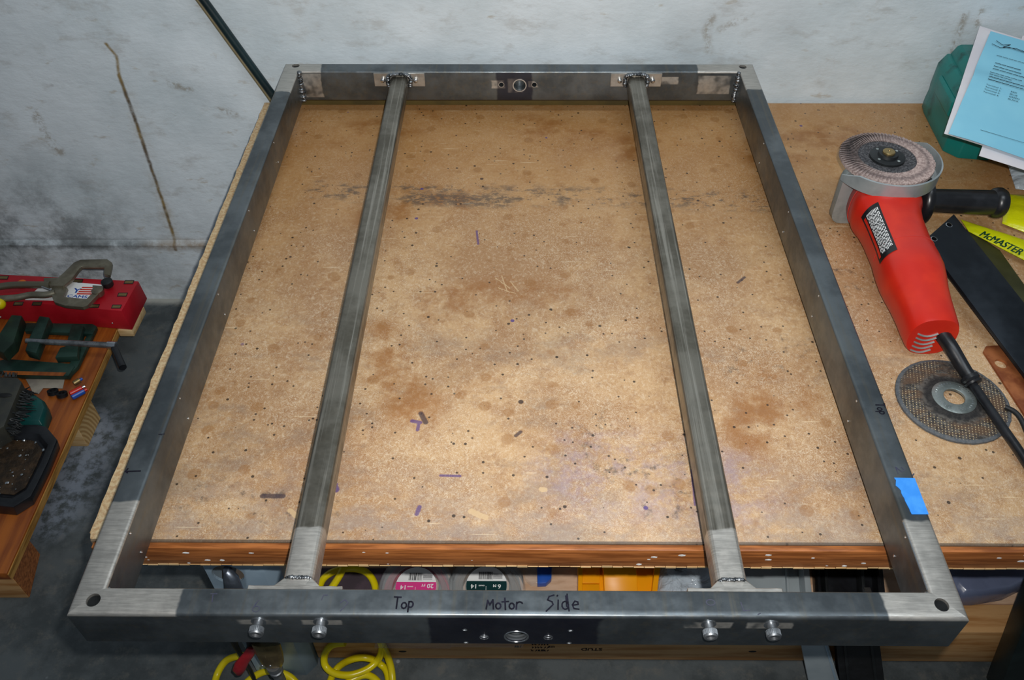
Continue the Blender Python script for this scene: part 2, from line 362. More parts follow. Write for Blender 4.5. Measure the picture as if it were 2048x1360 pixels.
M['red'] = mat('scuffed_red_plastic', 'C02416', 'D03018', 14, .34, bump=.05, bscale=90)
M['red_dusty'] = mat('dusty_red_plastic', 'A43A36', 'C03028', 30, .5)
M['cast'] = mat('cast_aluminium', 'A9B0B0', '8E9695', 30, .42, .45, bump=.2, bscale=120)
M['guard'] = mat('zinc_guard', 'B4BCBE', '98A1A4', 18, .38, .5, bump=.08)
M['black'] = mat('black_plastic', '141518', '1E2024', 30, .32, bump=.1, bscale=200)
M['black_rough'] = mat('black_worn_metal', '1B1E20', '2C3032', 24, .5, .3, bump=.3, bscale=80)
M['dark_steel'] = mat('dark_mill_steel', '22272D', '32383F', 14, .42, .7, bump=.15, bscale=60)
M['olive_steel'] = mat('olive_steel', '3A3A1E', '4A4A2C', 14, .45, .5)
M['brass'] = mat('tarnished_brass', 'A08A5C', '7E6A48', 30, .34, .8)
M['bright'] = mat('bright_zinc', 'D2D5D8', 'B8BCC0', 40, .22, .95)
M['screw'] = mat('plated_screw_steel', '9CA0A4', '74787C', 60, .42, .85)
M['weld'] = mat('weld_bead_steel', '8E9296', '3E4246', 160, .3, .9, bump=.8, bscale=300, dist=.001)
M['dark_hole'] = mat('hole_shade_black', '0C0C0D', '16171A', 50, .6)
M['ink'] = mat('marker_ink', '15151D', '20202C', 200, .8); M['ink'].node_tree.nodes['Principled BSDF'].inputs['Specular IOR Level'].default_value = .05
M['ink_faint'] = mat('faded_marker_ink', '3C3F4C', '33344A', 200, .5)
def flap_material():
    t = NT('abrasive_flap_cloth'); X, Y, Z = t.xyz(); Y = t.math('SUBTRACT', Y, .126); rad = t.math('SQRT', t.math('ADD', t.math('MULTIPLY', X, X), t.math('MULTIPLY', Y, Y)))
    c = t.mix(t.ramp(t.noise(300, 4), .4, .6), lin('8C7A76'), lin('B09E98'))
    c = t.mix(t.math('MULTIPLY', t.band(t.math('ADD', rad, t.math('MULTIPLY', t.noise(60, 3), .004)), .0475, .0525, .003), .6), c, lin('4C4244'))
    t.bump(t.noise(400, 3), .6, .0005); return t.done(c, .9)
M['flap'] = flap_material()
M['grit'] = mat('black_abrasive_grit', '2A2A2E', '5B5B5E', 420, .8, bump=.9, bscale=600)
M['tape'] = mat('blue_masking_tape', '2E86E0', '3C92EA', 60, .6, bump=.2, bscale=300)
M['green'] = mat('teal_green_case', '03706A', '123F3C', 30, .38, bump=.25, bscale=60, lo=.5, hi=.75)
M['paper'] = mat('white_paper', 'DAD5DA', 'E4E0E2', 10, .7)
M['blue_paper'] = mat('light_blue_paper', '86CBE4', '8FD2E8', 8, .7)
M['cyan_paper'] = M['blue_paper']
M['rust'] = mat('rusty_steel', '7A3F20', 'A26238', 30, .6, .3, bump=.4, bscale=90)
M['yellow'] = mat('yellow_hose_rubber', 'DAC80A', 'C8B404', 12, .3)
M['yellow_bag'] = mat('yellow_plastic_bag', 'CDD008', 'B4BA06', 18, .3, bump=.6, bscale=30, dist=.003)
M['red_box'] = mat('red_painted_sheet_metal', 'A5101E', 'B41424', 20, .45)
M['vise'] = mat('green_painted_cast_iron', '173029', '28433A', 26, .45, .2, bump=.25)
M['blue'] = mat('blue_plastic', '1E4FA8', None, 10, .35)
M['orange'] = mat('orange_plastic', 'F2A010', 'E8920C', 6, .3)
M['leg'] = mat('bluish_grey_painted_steel', '9CB2C2', '8498A8', 8, .38, .1)
M['greysheet'] = mat('grey_sheet_steel', 'A6B0B4', '8E9AA0', 8, .4, .15)
M['purple'] = mat('purple_brown_abrasive', '4A3C46', '3A3038', 30, .8, bump=.5, bscale=300)
M['pink'] = mat('magenta_label', 'E0408C', None, 10, .4)
M['white'] = mat('white_label', 'F0F2F2', None, 10, .45)
M['teal_dark'] = mat('dark_teal_label', '0C3436', None, 10, .4)
M['film'] = plastic_film('clear_blister_plastic', 'E8EEF0', .10, .1, .3, 8)
M['bag'] = plastic_film('clear_poly_bag', 'D5E6F4', .5, .08, 1, 34)
M['bluebag'] = plastic_film('blue_tinted_bag', '68728E', .85, .25, .6, 10)
M['olive_shade'] = mat('shade_olive_batten', '5A4C22', '463C1C', 10, .7)  # dark olive carries the shade seen below the back rail
M['cable'] = mat('black_cable_jacket', '0E2024', '152C30', 20, .4)
M['brown_wire'] = mat('brown_wire', '6E5A4A', '8E7A66', 30, .5)
M['red_wire'] = mat('dark_red_wire', 'A01C3C', None, 30, .4)

# ------------------------------------------------------------------ room
FL = -.42
def grid(mb, P, nx, ny, amp, sc):
    g = [[mb.v(P(i/nx, j/ny)) for i in range(nx+1)] for j in range(ny+1)]
    for j in range(ny):
        for i in range(nx): mb.f([g[j][i], g[j][i+1], g[j+1][i+1], g[j+1][i]])
m = MB()
def wallp(u, v):
    p = V((-1.6+u*4.4, WY, -.29+v*2.5)); k = min(1, v*12)
    p.y += k*.006*noise.noise(V((p.x*3, p.z*3, 1))) + k*.0025*noise.noise(V((p.x*14, p.z*14, 5))); return p
grid(m, wallp, 220, 120, 0, 0); o = struct(m, 'wall_back', M['wall'], ang=80)
m = MB()
m.loft([[V((x, WY-.0, -.285)), V((x, WY-.008, -.292)), V((x, WY-.012, FL)), V((x, WY+.1, FL)), V((x, WY+.1, -.285))] for x in (-1.6, 2.8)])
struct(m, 'baseboard_back', M['wall'])
m = MB(); m.box(-1.6, 2.8, -2.5, WY+.1, FL-.1, FL); struct(m, 'floor', M['floor'])

# ------------------------------------------------------------------ workbench
bench = thing('workbench', 'low wooden workbench with a stained, speckled particle board top and brown front edge', 'workbench', (.65, .5, FL))
BX0, BX1, BF, BB = -.048, 1.35, .1076, .8915
m = MB(); pts = [V((BX0+.004, BF, 0))]
pts += [V((BX1, BF, 0)), V((BX1, BB, 0)), V((BX0, BB, 0))]
n = 90
for i in range(1, n):
    y = BB + (BF-BB)*i/n; pts.append(V((BX0 + .0012*noise.noise(V((y*60, 0, 0))) + .0012*noise.noise(V((y*170, 3, 0))), y, 0)))
pts += [V((BX0, BF+.012, 0)), V((BX0+.002, BF+.004, 0))]
m.prism(pts, (0, 0, -.0295))
top = finish(m, 'bench_top', M['bench'], None, bevel=.0015, seg=2)
top.parent = bench; top.location = -bench.location; top.matrix_parent_inverse = Matrix()
m = MB(); m.box(BX0+.006, BX1, BF-.0065, BF-.0002, -.0305, -.0008)
finish(m, 'edge_strip', M['strip'], bench, bevel=.001)
m = MB()
for i in range(140):
    x = BX0+.01+i*.01; z = -.0302; m.box(x, x+.0095, BF-.0068-.0006*random.random(), BF-.0062, z-.001*random.random(), z+.0018*random.random())
finish(m, 'splintered_lower_edge', M['pale_wood'], bench, stuff=True)
m = MB()
for i in range(34):
    x = random.uniform(0, 1.0); z = random.uniform(-.028, -.005); r = random.uniform(.0008, .0028)
    m.blob((x, BF-.0066, z), r, 1, (random.uniform(1, 1.8), .12, .7), .4, i)
finish(m, 'glue_drips', M['white'], bench, stuff=True)
def channel_leg(x0, x1, y, z1, hole=None):
    m = MB(); th = .003
    prof = [(x0, y), (x1-.012, y), (x1, y+.014), (x1, y+.04), (x1-th, y+.04), (x1-th, y+.0155), (x1-.013, y+th), (x0+th, y+th), (x0+th, y+.04), (x0, y+.04)]
    m.loft([[V((a, b, z)) for a, b in prof] for z in (FL, z1)])
    o = finish(m, 'leg', M['leg'], bench, bevel=.0006, seg=1); return o
lg = channel_leg(.010, .086, .16, -.036)
c = ay(456, 1149, .16)-V(bench['o']); k = MB()
u = [V((c.x+.0175*math.cos(t), c.y-.02, c.z+.019*math.sin(t))) for t in [2*PI*i/28 for i in range(28)]]
k.prism(u, (0, .04, 0)); ko = cutter_of(k); ko.location = bench.location
bpy.context.view_layer.update(); boolean(lg, ko); bpy.data.objects.remove(ko)
# lower shelf and its front board
m = MB(); m.box(-.02, 1.33, .2165, .86, -.338, -.322); finish(m, 'lower_shelf', M['ply'], bench, bevel=.001)
m = MB(); m.box(.088, 1.33, .178, .216, FL+.012, -.322); brd = finish(m, 'shelf_front_board', M['lumber'], bench, bevel=.002)
m = MB()
O = ay(1205, 1296, .178); O.y = .1777
text_mb(m, 'STUD', .011, O, (-1, 0, 0), (0, 0, -1), bold=.0003)
for j in range(3):
    x = .40 - j*.011
    for i in range(5): ribbon(m, [(0, 0), (.0012*random.uniform(-1, 1), .005)], .0009, (x-.0018*i-(.022 if j == 2 else 0), .1777, -.372-.011*(j % 2)), (1, 0, 0), (0, 0, 1))
for j in range(3):
    for i in range(6): ribbon(m, [(0, 0), (.002*random.uniform(-1, 1), .0045), (.0012, .0012)], .0009, (.372+.0038*i, .1777, -.365-.009*j), (1, 0, 0), (0, 0, 1))
finish(m, 'stamped_print', M['ink'], brd, stuff=True)
for q in ((805, 1303), (1505, 1303)):
    c = ay(*q, .178); m = MB(); m.blob((c.x, .178, c.z), .0042, 2, (1.3, .12, .6)); finish(m, 'knot', M['dark_hole'], brd)
for x in (.04, 1.25):
    m = MB(); m.box(x-.03, x+.03, .78, .84, FL, -.036); finish(m, 'leg', M['leg'], bench, bevel=.002)
m = MB(); m.box(1.22, 1.28, .16, .2, FL, -.036); finish(m, 'leg', M['leg'], bench, bevel=.002)

# ------------------------------------------------------------------ steel frame
W, L, w, h, z0 = .7028, .8827, .0237, .0489, .022
ZT = z0+h
fr = thing('steel_chassis', 'large rectangular welded steel tube frame lying on the bench, front rail overhanging', 'frame', (0, 0, z0))
B = [(-.01, .085, -.01, .0232, .046, .06), (-.01, .026, -.01, .105, .046, .06), (W-.062, W+.01, -.01, .026, .046, .06), (W-.026, W+.01, -.01, .088, .046, .06),
     (-.01, .056, L-.026, L+.01, .046, .06), (-.01, .026, L-.085, L+.01, .046, .06), (W-.085, W+.01, L-.026, L+.01, .046, .06), (W-.026, W+.01, L-.075, L+.01, .046, .06),
     # ground zones on the inner face of the back rail
     (.025, .055, L-w-.002, L-w+.0005, .006, .045), (.62, .668, L-w-.002, L-w+.0005, .012, .042), (.557, .59, L-w-.002, L-w+.0005, .028, .040),
     (.310, .330, L-w-.002, L-w+.0005, .021, .034), (.335, .356, L-w-.002, L-w+.0005, .014, .037), (.365, .380, L-w-.002, L-w+.0005, .023, .033),
     # rub marks around the front bolts
     (.484, .520, -.002, .0005, .032, .042), (.532, .568, -.002, .0005, .032, .042), (.132, .166, -.002, .0005, .034, .042), (.182, .214, -.002, .0005, .034, .042)]
DY = [(.281, .418, -.002, .001), (.318, .372, L-w-.002, L-w+.001)]
SM = steel_material('mill_scale_tube', B, dykem=DY)
EB = .0028
def rail(pts, ax):
    m = MB(); m.prism([V((x, y, z0)) for x, y in pts], (0, 0, h))
    return finish(m, 'rail', SM, fr, bevel=EB, seg=3, bev_filter=lambda e: abs((e.verts[0].co-e.verts[1].co)[ax]) > .4 and abs((e.verts[0].co-e.verts[1].co)[1-ax]) < .05)
rf = rail([(0, 0), (W, 0), (W-w, w), (w, w)], 0)
rb = rail([(0, L), (w, L-w), (W-w, L-w), (W, L)], 0)
rl = rail([(0, 0), (w, w), (w, L-w), (0, L)], 1)
rr = rail([(W, 0), (W, L), (W-w, L-w), (W-w, w)], 1)
def cut(rails, cyls):
    k = MB()
    for p0, p1, r in cyls: k.cyl(p0, p1, r, n=32)
    bmesh.ops.translate(k.bm, verts=k.bm.verts[:], vec=-V((0, 0, z0)))
    ko = cutter_of(k); ko.location = (0, 0, z0); bpy.context.view_layer.update()
    for o in rails: boolean(o, ko)
    bpy.data.objects.remove(ko)
corner = [(.0172, .0122), (W-.0178, .0122), (.0172, L-.0075), (W-.017, L-.0095)]
cut((rf, rl, rr, rb), [((x, y, ZT-.034), (x, y, ZT+.01), .0056) for x, y in corner])
for x, y in corner:
    m = MB(); m.cyl((x, y, ZT-.017), (x, y, ZT-.016), .0055, n=28); finish(m, 'hole_shade_disc', M['dark_hole'], rf if y < .5 else rb)  # dark disc stands in for the shade down each corner hole
FX = .3515; FZ = .0372
cut((rf,), [((FX, -.01, FZ), (FX, .014, FZ), .0088), ((.3255, -.01, FZ-.001), (.3255, .014, FZ-.001), .0034), ((.3772, -.01, FZ-.001), (.3772, .014, FZ-.001), .0034)] +
    [((x, -.01, z), (x, .006, z), .0017) for x in (.3105, .3945) for z in (.049, .0268)])
BY = L-w
cut((rb,), [((.353, BY-.01, .048), (.353, BY+.014, .048), .0088), ((.3255, BY-.01, .0492), (.3255, BY+.014, .0492), .0036), ((.375, BY-.01, .0492), (.375, BY+.014, .0492), .0036)])
def ring(mb, c, ax, r0, r1, t): mb.lathe([(r0, 0), (r1, 0), (r1*.98, t), (r0*1.02, t)], c, ax, 28, closed=True)
# bright threaded rims / countersinks in the drilled holes
for (x, z, r) in ((FX, FZ, .0088), (.3255, FZ-.001, .0034), (.3772, FZ-.001, .0034)):
    m = MB()
    for i in range(4): m.lathe([(r*.99, 0), (r*.86, .0007), (r*.99, .0014)], (x, .001+i*.0028, z), (0, 1, 0), 28, cap=False)
    m.cyl((x, .0125, z), (x, .0138, z), r*.98, n=28)
    t = finish(m, 'threaded_hole', M['screw'], rf)
    m = MB(); ring(m, (x, -.00005, z), (0, -1, 0), r, r*1.16, .0004); finish(m, 'hole_rim', M['bright'], rf)
for x in (.3105, .3945):
    for z in (.049, .0268):
        m = MB(); m.lathe([(.0017, -.0001), (.0021, .0003), (.0012, .0005), (.0009, -.002)], (x, 0, z), (0, -1, 0), 16); finish(m, 'small_hole_rim', M['bright'], rf)
for (x, z, r) in ((.353, .048, .0088), (.3255, .0492, .0036), (.375, .0492, .0036)):
    m = MB(); ring(m, (x, BY+.00005, z), (0, -1, 0), r, r*1.22, .0005); finish(m, 'hole_rim', M['bright'], rb)
# small drilled holes on the inner side faces: bright dots imitate light through them
for rl_, xx, d in ((rl, w, 1), (rr, W-w, -1)):
    for y in (.0765, .2265, .376, .526, .676):
        for z in (.0645, .034):
            m = MB(); m.lathe([(.0014, -.0005), (.0013, .0003), (.0005, .0004), (.0003, 0)], (xx, y, z), (d, 0, 0), 12)
            finish(m, 'lit_hole_dot', M['bright'], rl_)
# corner weld beads
def weld(pts, r, parent, seed=0, flat=.6, name='weld_bead'):
    m = MB(); pts = smooth_pts(pts, 3) if len(pts) > 2 else [V(pts[0]).lerp(V(pts[1]), i/8) for i in range(9)]
    tot = sum((a-b).length for a, b in zip(pts, pts[1:])); n = max(3, int(tot/(r*.7))); k = 0; acc = 0; out = []
    for i in range(n+1):
        s = tot*i/n; a = 0
        for p, q in zip(pts, pts[1:]):
            dl = (p-q).length
            if a+dl >= s-1e-9: out.append(p.lerp(q, (s-a)/max(dl, 1e-9))); break
            a += dl
    for i, q in enumerate(out):
        j = V([random.uniform(-1, 1)*r*.18 for _ in range(3)]); m.blob(q+j, r*random.uniform(.85, 1.15), 2, (1, 1, flat+random.random()*.2), .2, seed+i)
    return finish(m, name, M['weld'], parent, ang=60)
weld([(w+.001, BY-.001, z0+.002), (w+.001, BY-.001, ZT-.002)], .0042, fr, 1)
weld([(W-w-.001, BY-.001, z0+.002), (W-w-.001, BY-.001, ZT-.002)], .0040, fr, 2)
weld([(w, w, ZT-.004), (w+.0005, w+.0005, ZT-.03)], .0018, fr, 3)
weld([(W-w, w, ZT-.003), (W-w, w, ZT-.03)], .0024, fr, 4)
# bare ground glint strip inside right rail's top edge near the front corner
m = MB(); m.tube(smooth_pts([(W-w-.0002, w+.002, ZT-.0018), (W-w-.0002, .05, ZT-.0016), (W-w-.0002, .088, ZT-.0017)], 5), .0007, 6); finish(m, 'ground_edge', M['bright'], rr)
# crossbars: rounded square tube with an end plate and two screws at each end
BM = steel_material('crossbar_tube', [(-1, 2, -.1, .085, -1, 1)], rough=.34, base=('605C52', '827E74'), stretch=(60, .8, 60), streak='B4B0A6', ks=.55)
BM2 = steel_material('end_plate_steel', [(-1, 2, -1, 2, -1, 1)], rough=.3)
def crossbar(xc, screws):
    cb = []
    hw, zc, r = .0127, .0515, .0055
    def sec(y, hw=hw, hh=.0127, r=r):
        out = []
        for cx, cz, a in ((hw-r, hh-r, 0), (-hw+r, hh-r, 90), (-hw+r, -hh+r, 180), (hw-r, -hh+r, 270)):
            for k in range(5):
                t = math.radians(a+k*22.5); out.append(V((xc+cx+r*math.cos(t), y, zc+cz+r*math.sin(t))))
        return out
    m = MB(); m.loft([sec(y) for y in (w+.0045, .05, .085, .3, .5, .7, L-w-.003)]); b = finish(m, 'crossbar', BM, fr, ang=20)
    m = MB(); xl, xr = xc-.038, xc+.038
    prof = []
    n = 16
    topz = lambda i: ZT-.004 + .0009*noise.noise(V((i*.9, xc*9, 0)))
    pts = [V((xl, w+.0006, .042))] + [V((xl+(xr-xl)*i/n, w+.0006, topz(i))) for i in range(n+1)] + [V((xr, w+.0006, .042))]
    m.prism(pts, (0, .0036, 0)); pl = finish(m, 'mounting_plate', BM2, b, bevel=.0005, seg=1)
    m = MB(); m.box(xl, xr, BY-.0028, BY-.0002, .0475, .0688); pb = finish(m, 'mounting_plate', BM2, b, bevel=.0005, seg=1)
    # gusset-like fillet and weld beads round both joints
    m = MB(); m.loft([[V((xc-.022, w+.0042, .050)), V((xc-.020, w+.0042, .0645)), V((xc+.020, w+.0042, .0645)), V((xc+.022, w+.0042, .05))], [V((xc-.013, w+.013, .05)), V((xc-.0115, w+.013, .0635)), V((xc+.0115, w+.013, .0635)), V((xc+.013, w+.013, .05))]])
    finish(m, 'weld_fillet', BM2, b, bevel=.0012)
    weld([(xc-.0125, w+.0125, .058), (xc-.008, w+.0128, .0646), (xc, w+.0125, .0648), (xc+.008, w+.0128, .0646), (xc+.0125, w+.0125, .058)], .0016, b, int(xc*99))
    weld([(xc-.016, BY-.005, .050), (xc-.017, BY-.005, .062), (xc-.012, BY-.005, .0675), (xc, BY-.004, .0685), (xc+.012, BY-.005, .0675), (xc+.017, BY-.005, .062), (xc+.016, BY-.005, .050)], .0034, b, int(xc*77))
    for s in (-1, 1):
        sx = xc + s*.0245
        # front: socket cap screw
        SZc = .062
        m = MB(); m.cyl((sx, -.0052, SZc), (sx, .001, SZc), .0036, n=20)
        hd = [(.0049, 0), (.0054, .0006), (.0054, .0060), (.005, .0066), (.0030, .0066), (.0028, .0035), (.0003, .0035)]
        m.lathe(hd, (sx, -.0052, SZc), (0, -1, 0), 24)
        q = finish(m, 'cap_screw', M['screw'], b, bevel=0)
        m = MB()
        for i in range(30):
            t = 2*PI*i/30; m.box(-.0003, .0003, -.0003, .0003, 0, .0042, Matrix.Translation((sx+.0054*math.cos(t), -.0060, SZc+.0054*math.sin(t))) @ Matrix.Rotation(PI/2, 4, 'X'))
        finish(m, 'knurling', M['screw'], q, stuff=True)
        m = MB(); m.lathe([(.0060, 0), (.0060, .0008)], (sx, -.0001, SZc), (0, -1, 0), 24); finish(m, 'washer', M['bright'], q)
        # back: domed screw end
        m = MB(); m.lathe([(.0034, 0), (.0036, .003), (.0032, .0042), (.0018, .005), (.0002, .0052)], (sx, BY-.0028, .0585), (0, -1, 0), 20); finish(m, 'screw_end', M['bright'], b)
XB1, XB2 = .1735, .5265
crossbar(XB1, None); crossbar(XB2, None)
# the screws sit lower on the front face than the plate top: marker writing on the rails
TZ = ZT+.00012
def ink(name, strokes, O, X, Y, wd, m_, parent):
    m = MB()
    for s in strokes: ribbon(m, s, wd, O, X, Y)
    return finish(m, name, m_, parent)
def hand(word, S):
    """strokes of hand lettering, unit height"""
    out = []; x = 0
    G = {'T': ([[(0, 1), (.55, .97)], [(.27, .97), (.25, 0)]], .62), 'o': ([arc(.22, .26, .2, .25, 80, 460)], .52), 'p': ([[(.08, .62), (.05, -.28)], arc(.22, .36, .2, .25, 130, -150)], .52),
         'M': ([[(0, .0), (.1, .75), (.28, .35), (.52, .8), (.58, 0)]], .74), 't': ([[(.22, .95), (.28, -.05)], [(0, .62), (.52, .66)]], .56), 'r': ([[(.06, 0), (.1, .6)], arc(.34, .38, .24, .24, 160, 30)], .62),
         's': ([[(.55, .95), (.25, .85), (.15, .62), (.42, .5), (.48, .32), (.05, -.12)]], .72), 'i': ([[(.05, 0), (.08, .62)], [(.02, .88), (.05, .93)]], .26), 'd': ([arc(.24, .27, .2, .26, 60, 400), [(.38, 1.02), (.46, -.1)], [(.3, .9), (.33, .2)]], .62),
         'e': ([arc(.22, .27, .2, .25, -20, -330) if False else [(.08, .28), (.42, .34), (.4, .5), (.22, .55), (.06, .3), (.15, .06), (.45, .02)]], .55), ' ': ([], .36)}
    for ch in word:
        g, adv = G[ch]
        for s in g: out.append([((x+a)*S, b*S) for a, b in s])
        x += adv
    return out
XA, YA = (1, 0, 0), (0, 1, 0)
p = az(785, 1229, ZT); ink('marker_writing', hand('Top', .0098), (p.x, .0065, TZ), XA, YA, .0013, M['ink'], rf)
p = az(972, 1229, ZT); ink('marker_writing', hand('Motor', .0098), (p.x, .0065, TZ), XA, YA, .0013, M['ink'], rf)
p = az(1091, 1229, ZT); ink('marker_writing', hand('side', .0128), (p.x, .0065, TZ), XA, YA, .0012, M['ink'], rf)
for q, st in (((512, 1218), [arc(0, 0, .0028, .0024, 100, 460), [(-.002, .002), (.0005, .0075)]]), ((426, 1190), [[(0, 0), (.0008, -.006)], [(-.002, .001), (.003, .001)]]), ((644, 1195), [[(0, -.002), (.001, .002), (.004, .002)]]),
              ((687, 1215), [[(-.003, .004), (0, .0065), (.003, .004), (-.002, -.003)]]), ((1421, 1205), [arc(0, 0, .0034, .0024, 0, 360)]), ((1488, 1212), [[(-.002, .003), (-.001, -.004), (.004, -.0035)]]), ((1516, 1229), [[(0, 0), (.002, .001)]])):
    p = az(*q, ZT); ink('marker_number', st, (p.x, p.y, TZ), XA, YA, .0009, M['ink_faint'], rf)
p = az(1764, 826, ZT); ink('marker_writing', hand('Top', .0085), (p.x-.003, p.y+.012, TZ), (0, -1, 0), (1, 0, 0), .0012, M['ink'], rr)
p = az(1798, 940, ZT); ink('marker_number', [[(-.003, .003), (0, .005), (.002, .002), (-.003, -.002), (.004, -.002)], [(.004, .012), (.006, .010)]], (p.x, p.y, TZ), (0, -1, 0), (1, 0, 0), .0011, M['ink_faint'], rr)
p = az(267, 943, ZT); ink('marker_number', [[(-.006, 0), (.006, .0005)], [(-.006, .003), (-.007, 0), (-.005, -.0015)]], (p.x, p.y, TZ), XA, YA, .0014, M['ink'], rl)
p = az(322, 869, ZT); ink('marker_number', [[(-.002, 0), (.003, .0005)]], (p.x, p.y, TZ), XA, YA, .001, M['ink'], rl)
# side battens lift the frame; the back one stands in for the gap's shade
for nm, bx in (('standing in for the shade in the gap behind the back rail', (.008, W-.008, L+.0008, L+.0048)), ('lifting the steel frame under the left rail', (.001, .0115, .15, .80)), ('lifting the steel frame under the right rail', (W-.0115, W-.001, .15, .80))):
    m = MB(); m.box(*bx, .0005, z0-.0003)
    single(m, 'lift_or_shade_batten', M['olive_shade'], 'thin wooden batten ' + nm, 'batten', ((bx[0]+bx[1])/2, (bx[2]+bx[3])/2, 0), 'battens under the steel frame', bevel=.001)
# blue tape with a torn inner edge
A, Bq, Cq, Dq = az_l([(1788, 956), (1834, 957), (1857, 1029), (1823, 1029)], ZT)
pts = [A + (Dq-A)*(i/14) + V((.0014*noise.noise(V((i*.7, 0, 0)))-(.002 if i == 3 else 0), 0, 0)) for i in range(15)] + [Cq, Bq]
for q in pts[-2:]: q.x = min(q.x, W-.0005)
m = MB(); m.prism([V((q.x, q.y, ZT+.0001)) for q in pts], (0, 0, .0005))
single(m, 'masking_tape', M['tape'], 'torn piece of bright blue masking tape stuck on the right rail', 'tape', ((A.x+Cq.x)/2, (A.y+Cq.y)/2, ZT))

# ------------------------------------------------------------------ angle grinder
GX, GY = .8145, .606
gr = thing('angle_grinder', 'red angle grinder lying on its back with flap disc up and black side handle', 'grinder', (GX, .48, 0))
SEC = [(.578, .0395, .0405), (.574, .0408, .0415), (.556, .0418, .042), (.549, .0405, .041), (.541, .0372, .039), (.520, .0348, .0378), (.49, .0338, .037), (.478, .0338, .037), (.455, .0352, .0368), (.437, .0352, .0366), (.424, .0338, .0355), (.405, .0310, .0335), (.385, .0293, .0320), (.368, .0285, .0305), (.352, .0275, .0295), (.348, .0262, .0295)]
def gcx(y): return .8135 - (.578-y)*.035
def gpt(y, r, zc, phi, e=2.5):
    # superellipse section: phi measured from +Z towards -X
    c, s = math.cos(phi), math.sin(phi); k = (abs(c)**e + abs(s)**e)**(-1/e)
    return V((gcx(y) - r*k*s, y, max(.0008, zc + r*k*c)))
def sec_at(y):
    for a, b in zip(SEC, SEC[1:]):
        if b[0] <= y <= a[0]:
            t = (a[0]-y)/(a[0]-b[0]); return a[1]+(b[1]-a[1])*t, a[2]+(b[2]-a[2])*t
    return SEC[-1][1:]
m = MB(); m.loft([[gpt(y, r, zc, 2*PI*i/48) for i in range(48)] for y, r, zc in SEC]); body = finish(m, 'motor_housing', M['red'], gr, ang=50)
m = MB(); m.loft([[gpt(y, r+dr, zc, 2*PI*i/48) for i in range(48)] for y, r, zc, dr in ((.586, .0395, .0405, -.001), (.584, .0395, .0405, .0006), (.572, .041, .0415, .0006), (.571, .041, .0415, -.001))]); finish(m, 'housing_front_band', M['red_dusty'], gr)
m = MB()
for y in (.4725,):
    r, zc = sec_at(y); m.tube([gpt(y, r+.0001, zc, -1.7+3.4*i/30) for i in range(31)], .0005, 6)
finish(m, 'housing_seam', M['red_dusty'], body)
# spec plate wrapping the left side
def patch(y0, y1, a0, a1, off, ny=8, na=8, skew=0):
    m = MB(); g = []
    for j in range(ny+1):
        y = y0+(y1-y0)*j/ny; r, zc = sec_at(y)
        g.append([m.v(gpt(y, r+off, zc, a0+(a1-a0)*i/na + skew*j/ny)) for i in range(na+1)])
    for j in range(ny):
        for i in range(na): m.f([g[j][i], g[j][i+1], g[j+1][i+1], g[j+1][i]])
    return m
finish(patch(.538, .452, .62, 1.34, .0005), 'spec_plate', M['black'], body, label='black specification plate')
finish(patch(.530, .458, 1.17, 1.27, .0008), 'red_stripe', M['red'], body)
m = MB()
for j in range(10):
    a = .69+j*.045; y = .531
    while y > .462:
        l = random.uniform(.003, .009); y1 = max(.46, y-l)
        r, zc = sec_at(y); r1, zc1 = sec_at(y1)
        m.f([m.v(gpt(y, r+.0009, zc, a)), m.v(gpt(y1, r1+.0009, zc1, a)), m.v(gpt(y1, r1+.0009, zc1, a+.022)), m.v(gpt(y, r+.0009, zc, a+.022))]); y = y1-random.uniform(.0012, .002)
finish(m, 'plate_lettering', M['white'], body, stuff=True)
# rear vents
r, zc = sec_at(.348)
for i in range(5):
    zz = zc+.006-.0062*i; pts = [V((gcx(.348)-.003-.0185*math.sin(.2+1.1*t/6) if False else gcx(.348)+.004-.022*t/6, .3475, zz-.004*math.sin(PI*t/6))) for t in range(7)]
    m = MB(); m.tube(pts, .0011, 6); finish(m, 'vent_slot', M['cast'], body)
# gear case
def rsec(y, cx, hx, zlo, zhi, r):
    out = []
    for sx, sz, a in ((1, 1, 0), (-1, 1, 90), (-1, -1, 180), (1, -1, 270)):
        for k in range(5):
            t = math.radians(a+k*22.5); out.append(V((cx+sx*(hx-r)+r*math.cos(t), y, (zhi-r if sz > 0 else zlo+r)+r*math.sin(t))))
    return out
m = MB(); m.loft([rsec(.5865, .809, .0485, .001, .084, .014), rsec(.596, .809, .0495, .001, .084, .014), rsec(.606, .810, .046, .002, .078, .014), rsec(.622, .813, .034, .010, .070, .016), rsec(.640, .814, .026, .018, .066, .016), rsec(.646, .8145, .018, .026, .060, .014)])
gc = finish(m, 'gear_case', M['cast'], gr, ang=45)
m = MB()
m.lathe([(.0045, 0), (.0045, .003), (.0025, .003), (.0025, .0015), (.0002, .0015)], (.776, .5862, .066), (0, -1, 0), 14); finish(m, 'case_screw', M['screw'], gc)
m = MB(); m.lathe([(.023, .055), (.024, .066), (.020, .070), (.008, .0705), (.008, .082)], (GX, GY, 0), (0, 0, 1), 32); finish(m, 'spindle_collar', M['cast'], gr)
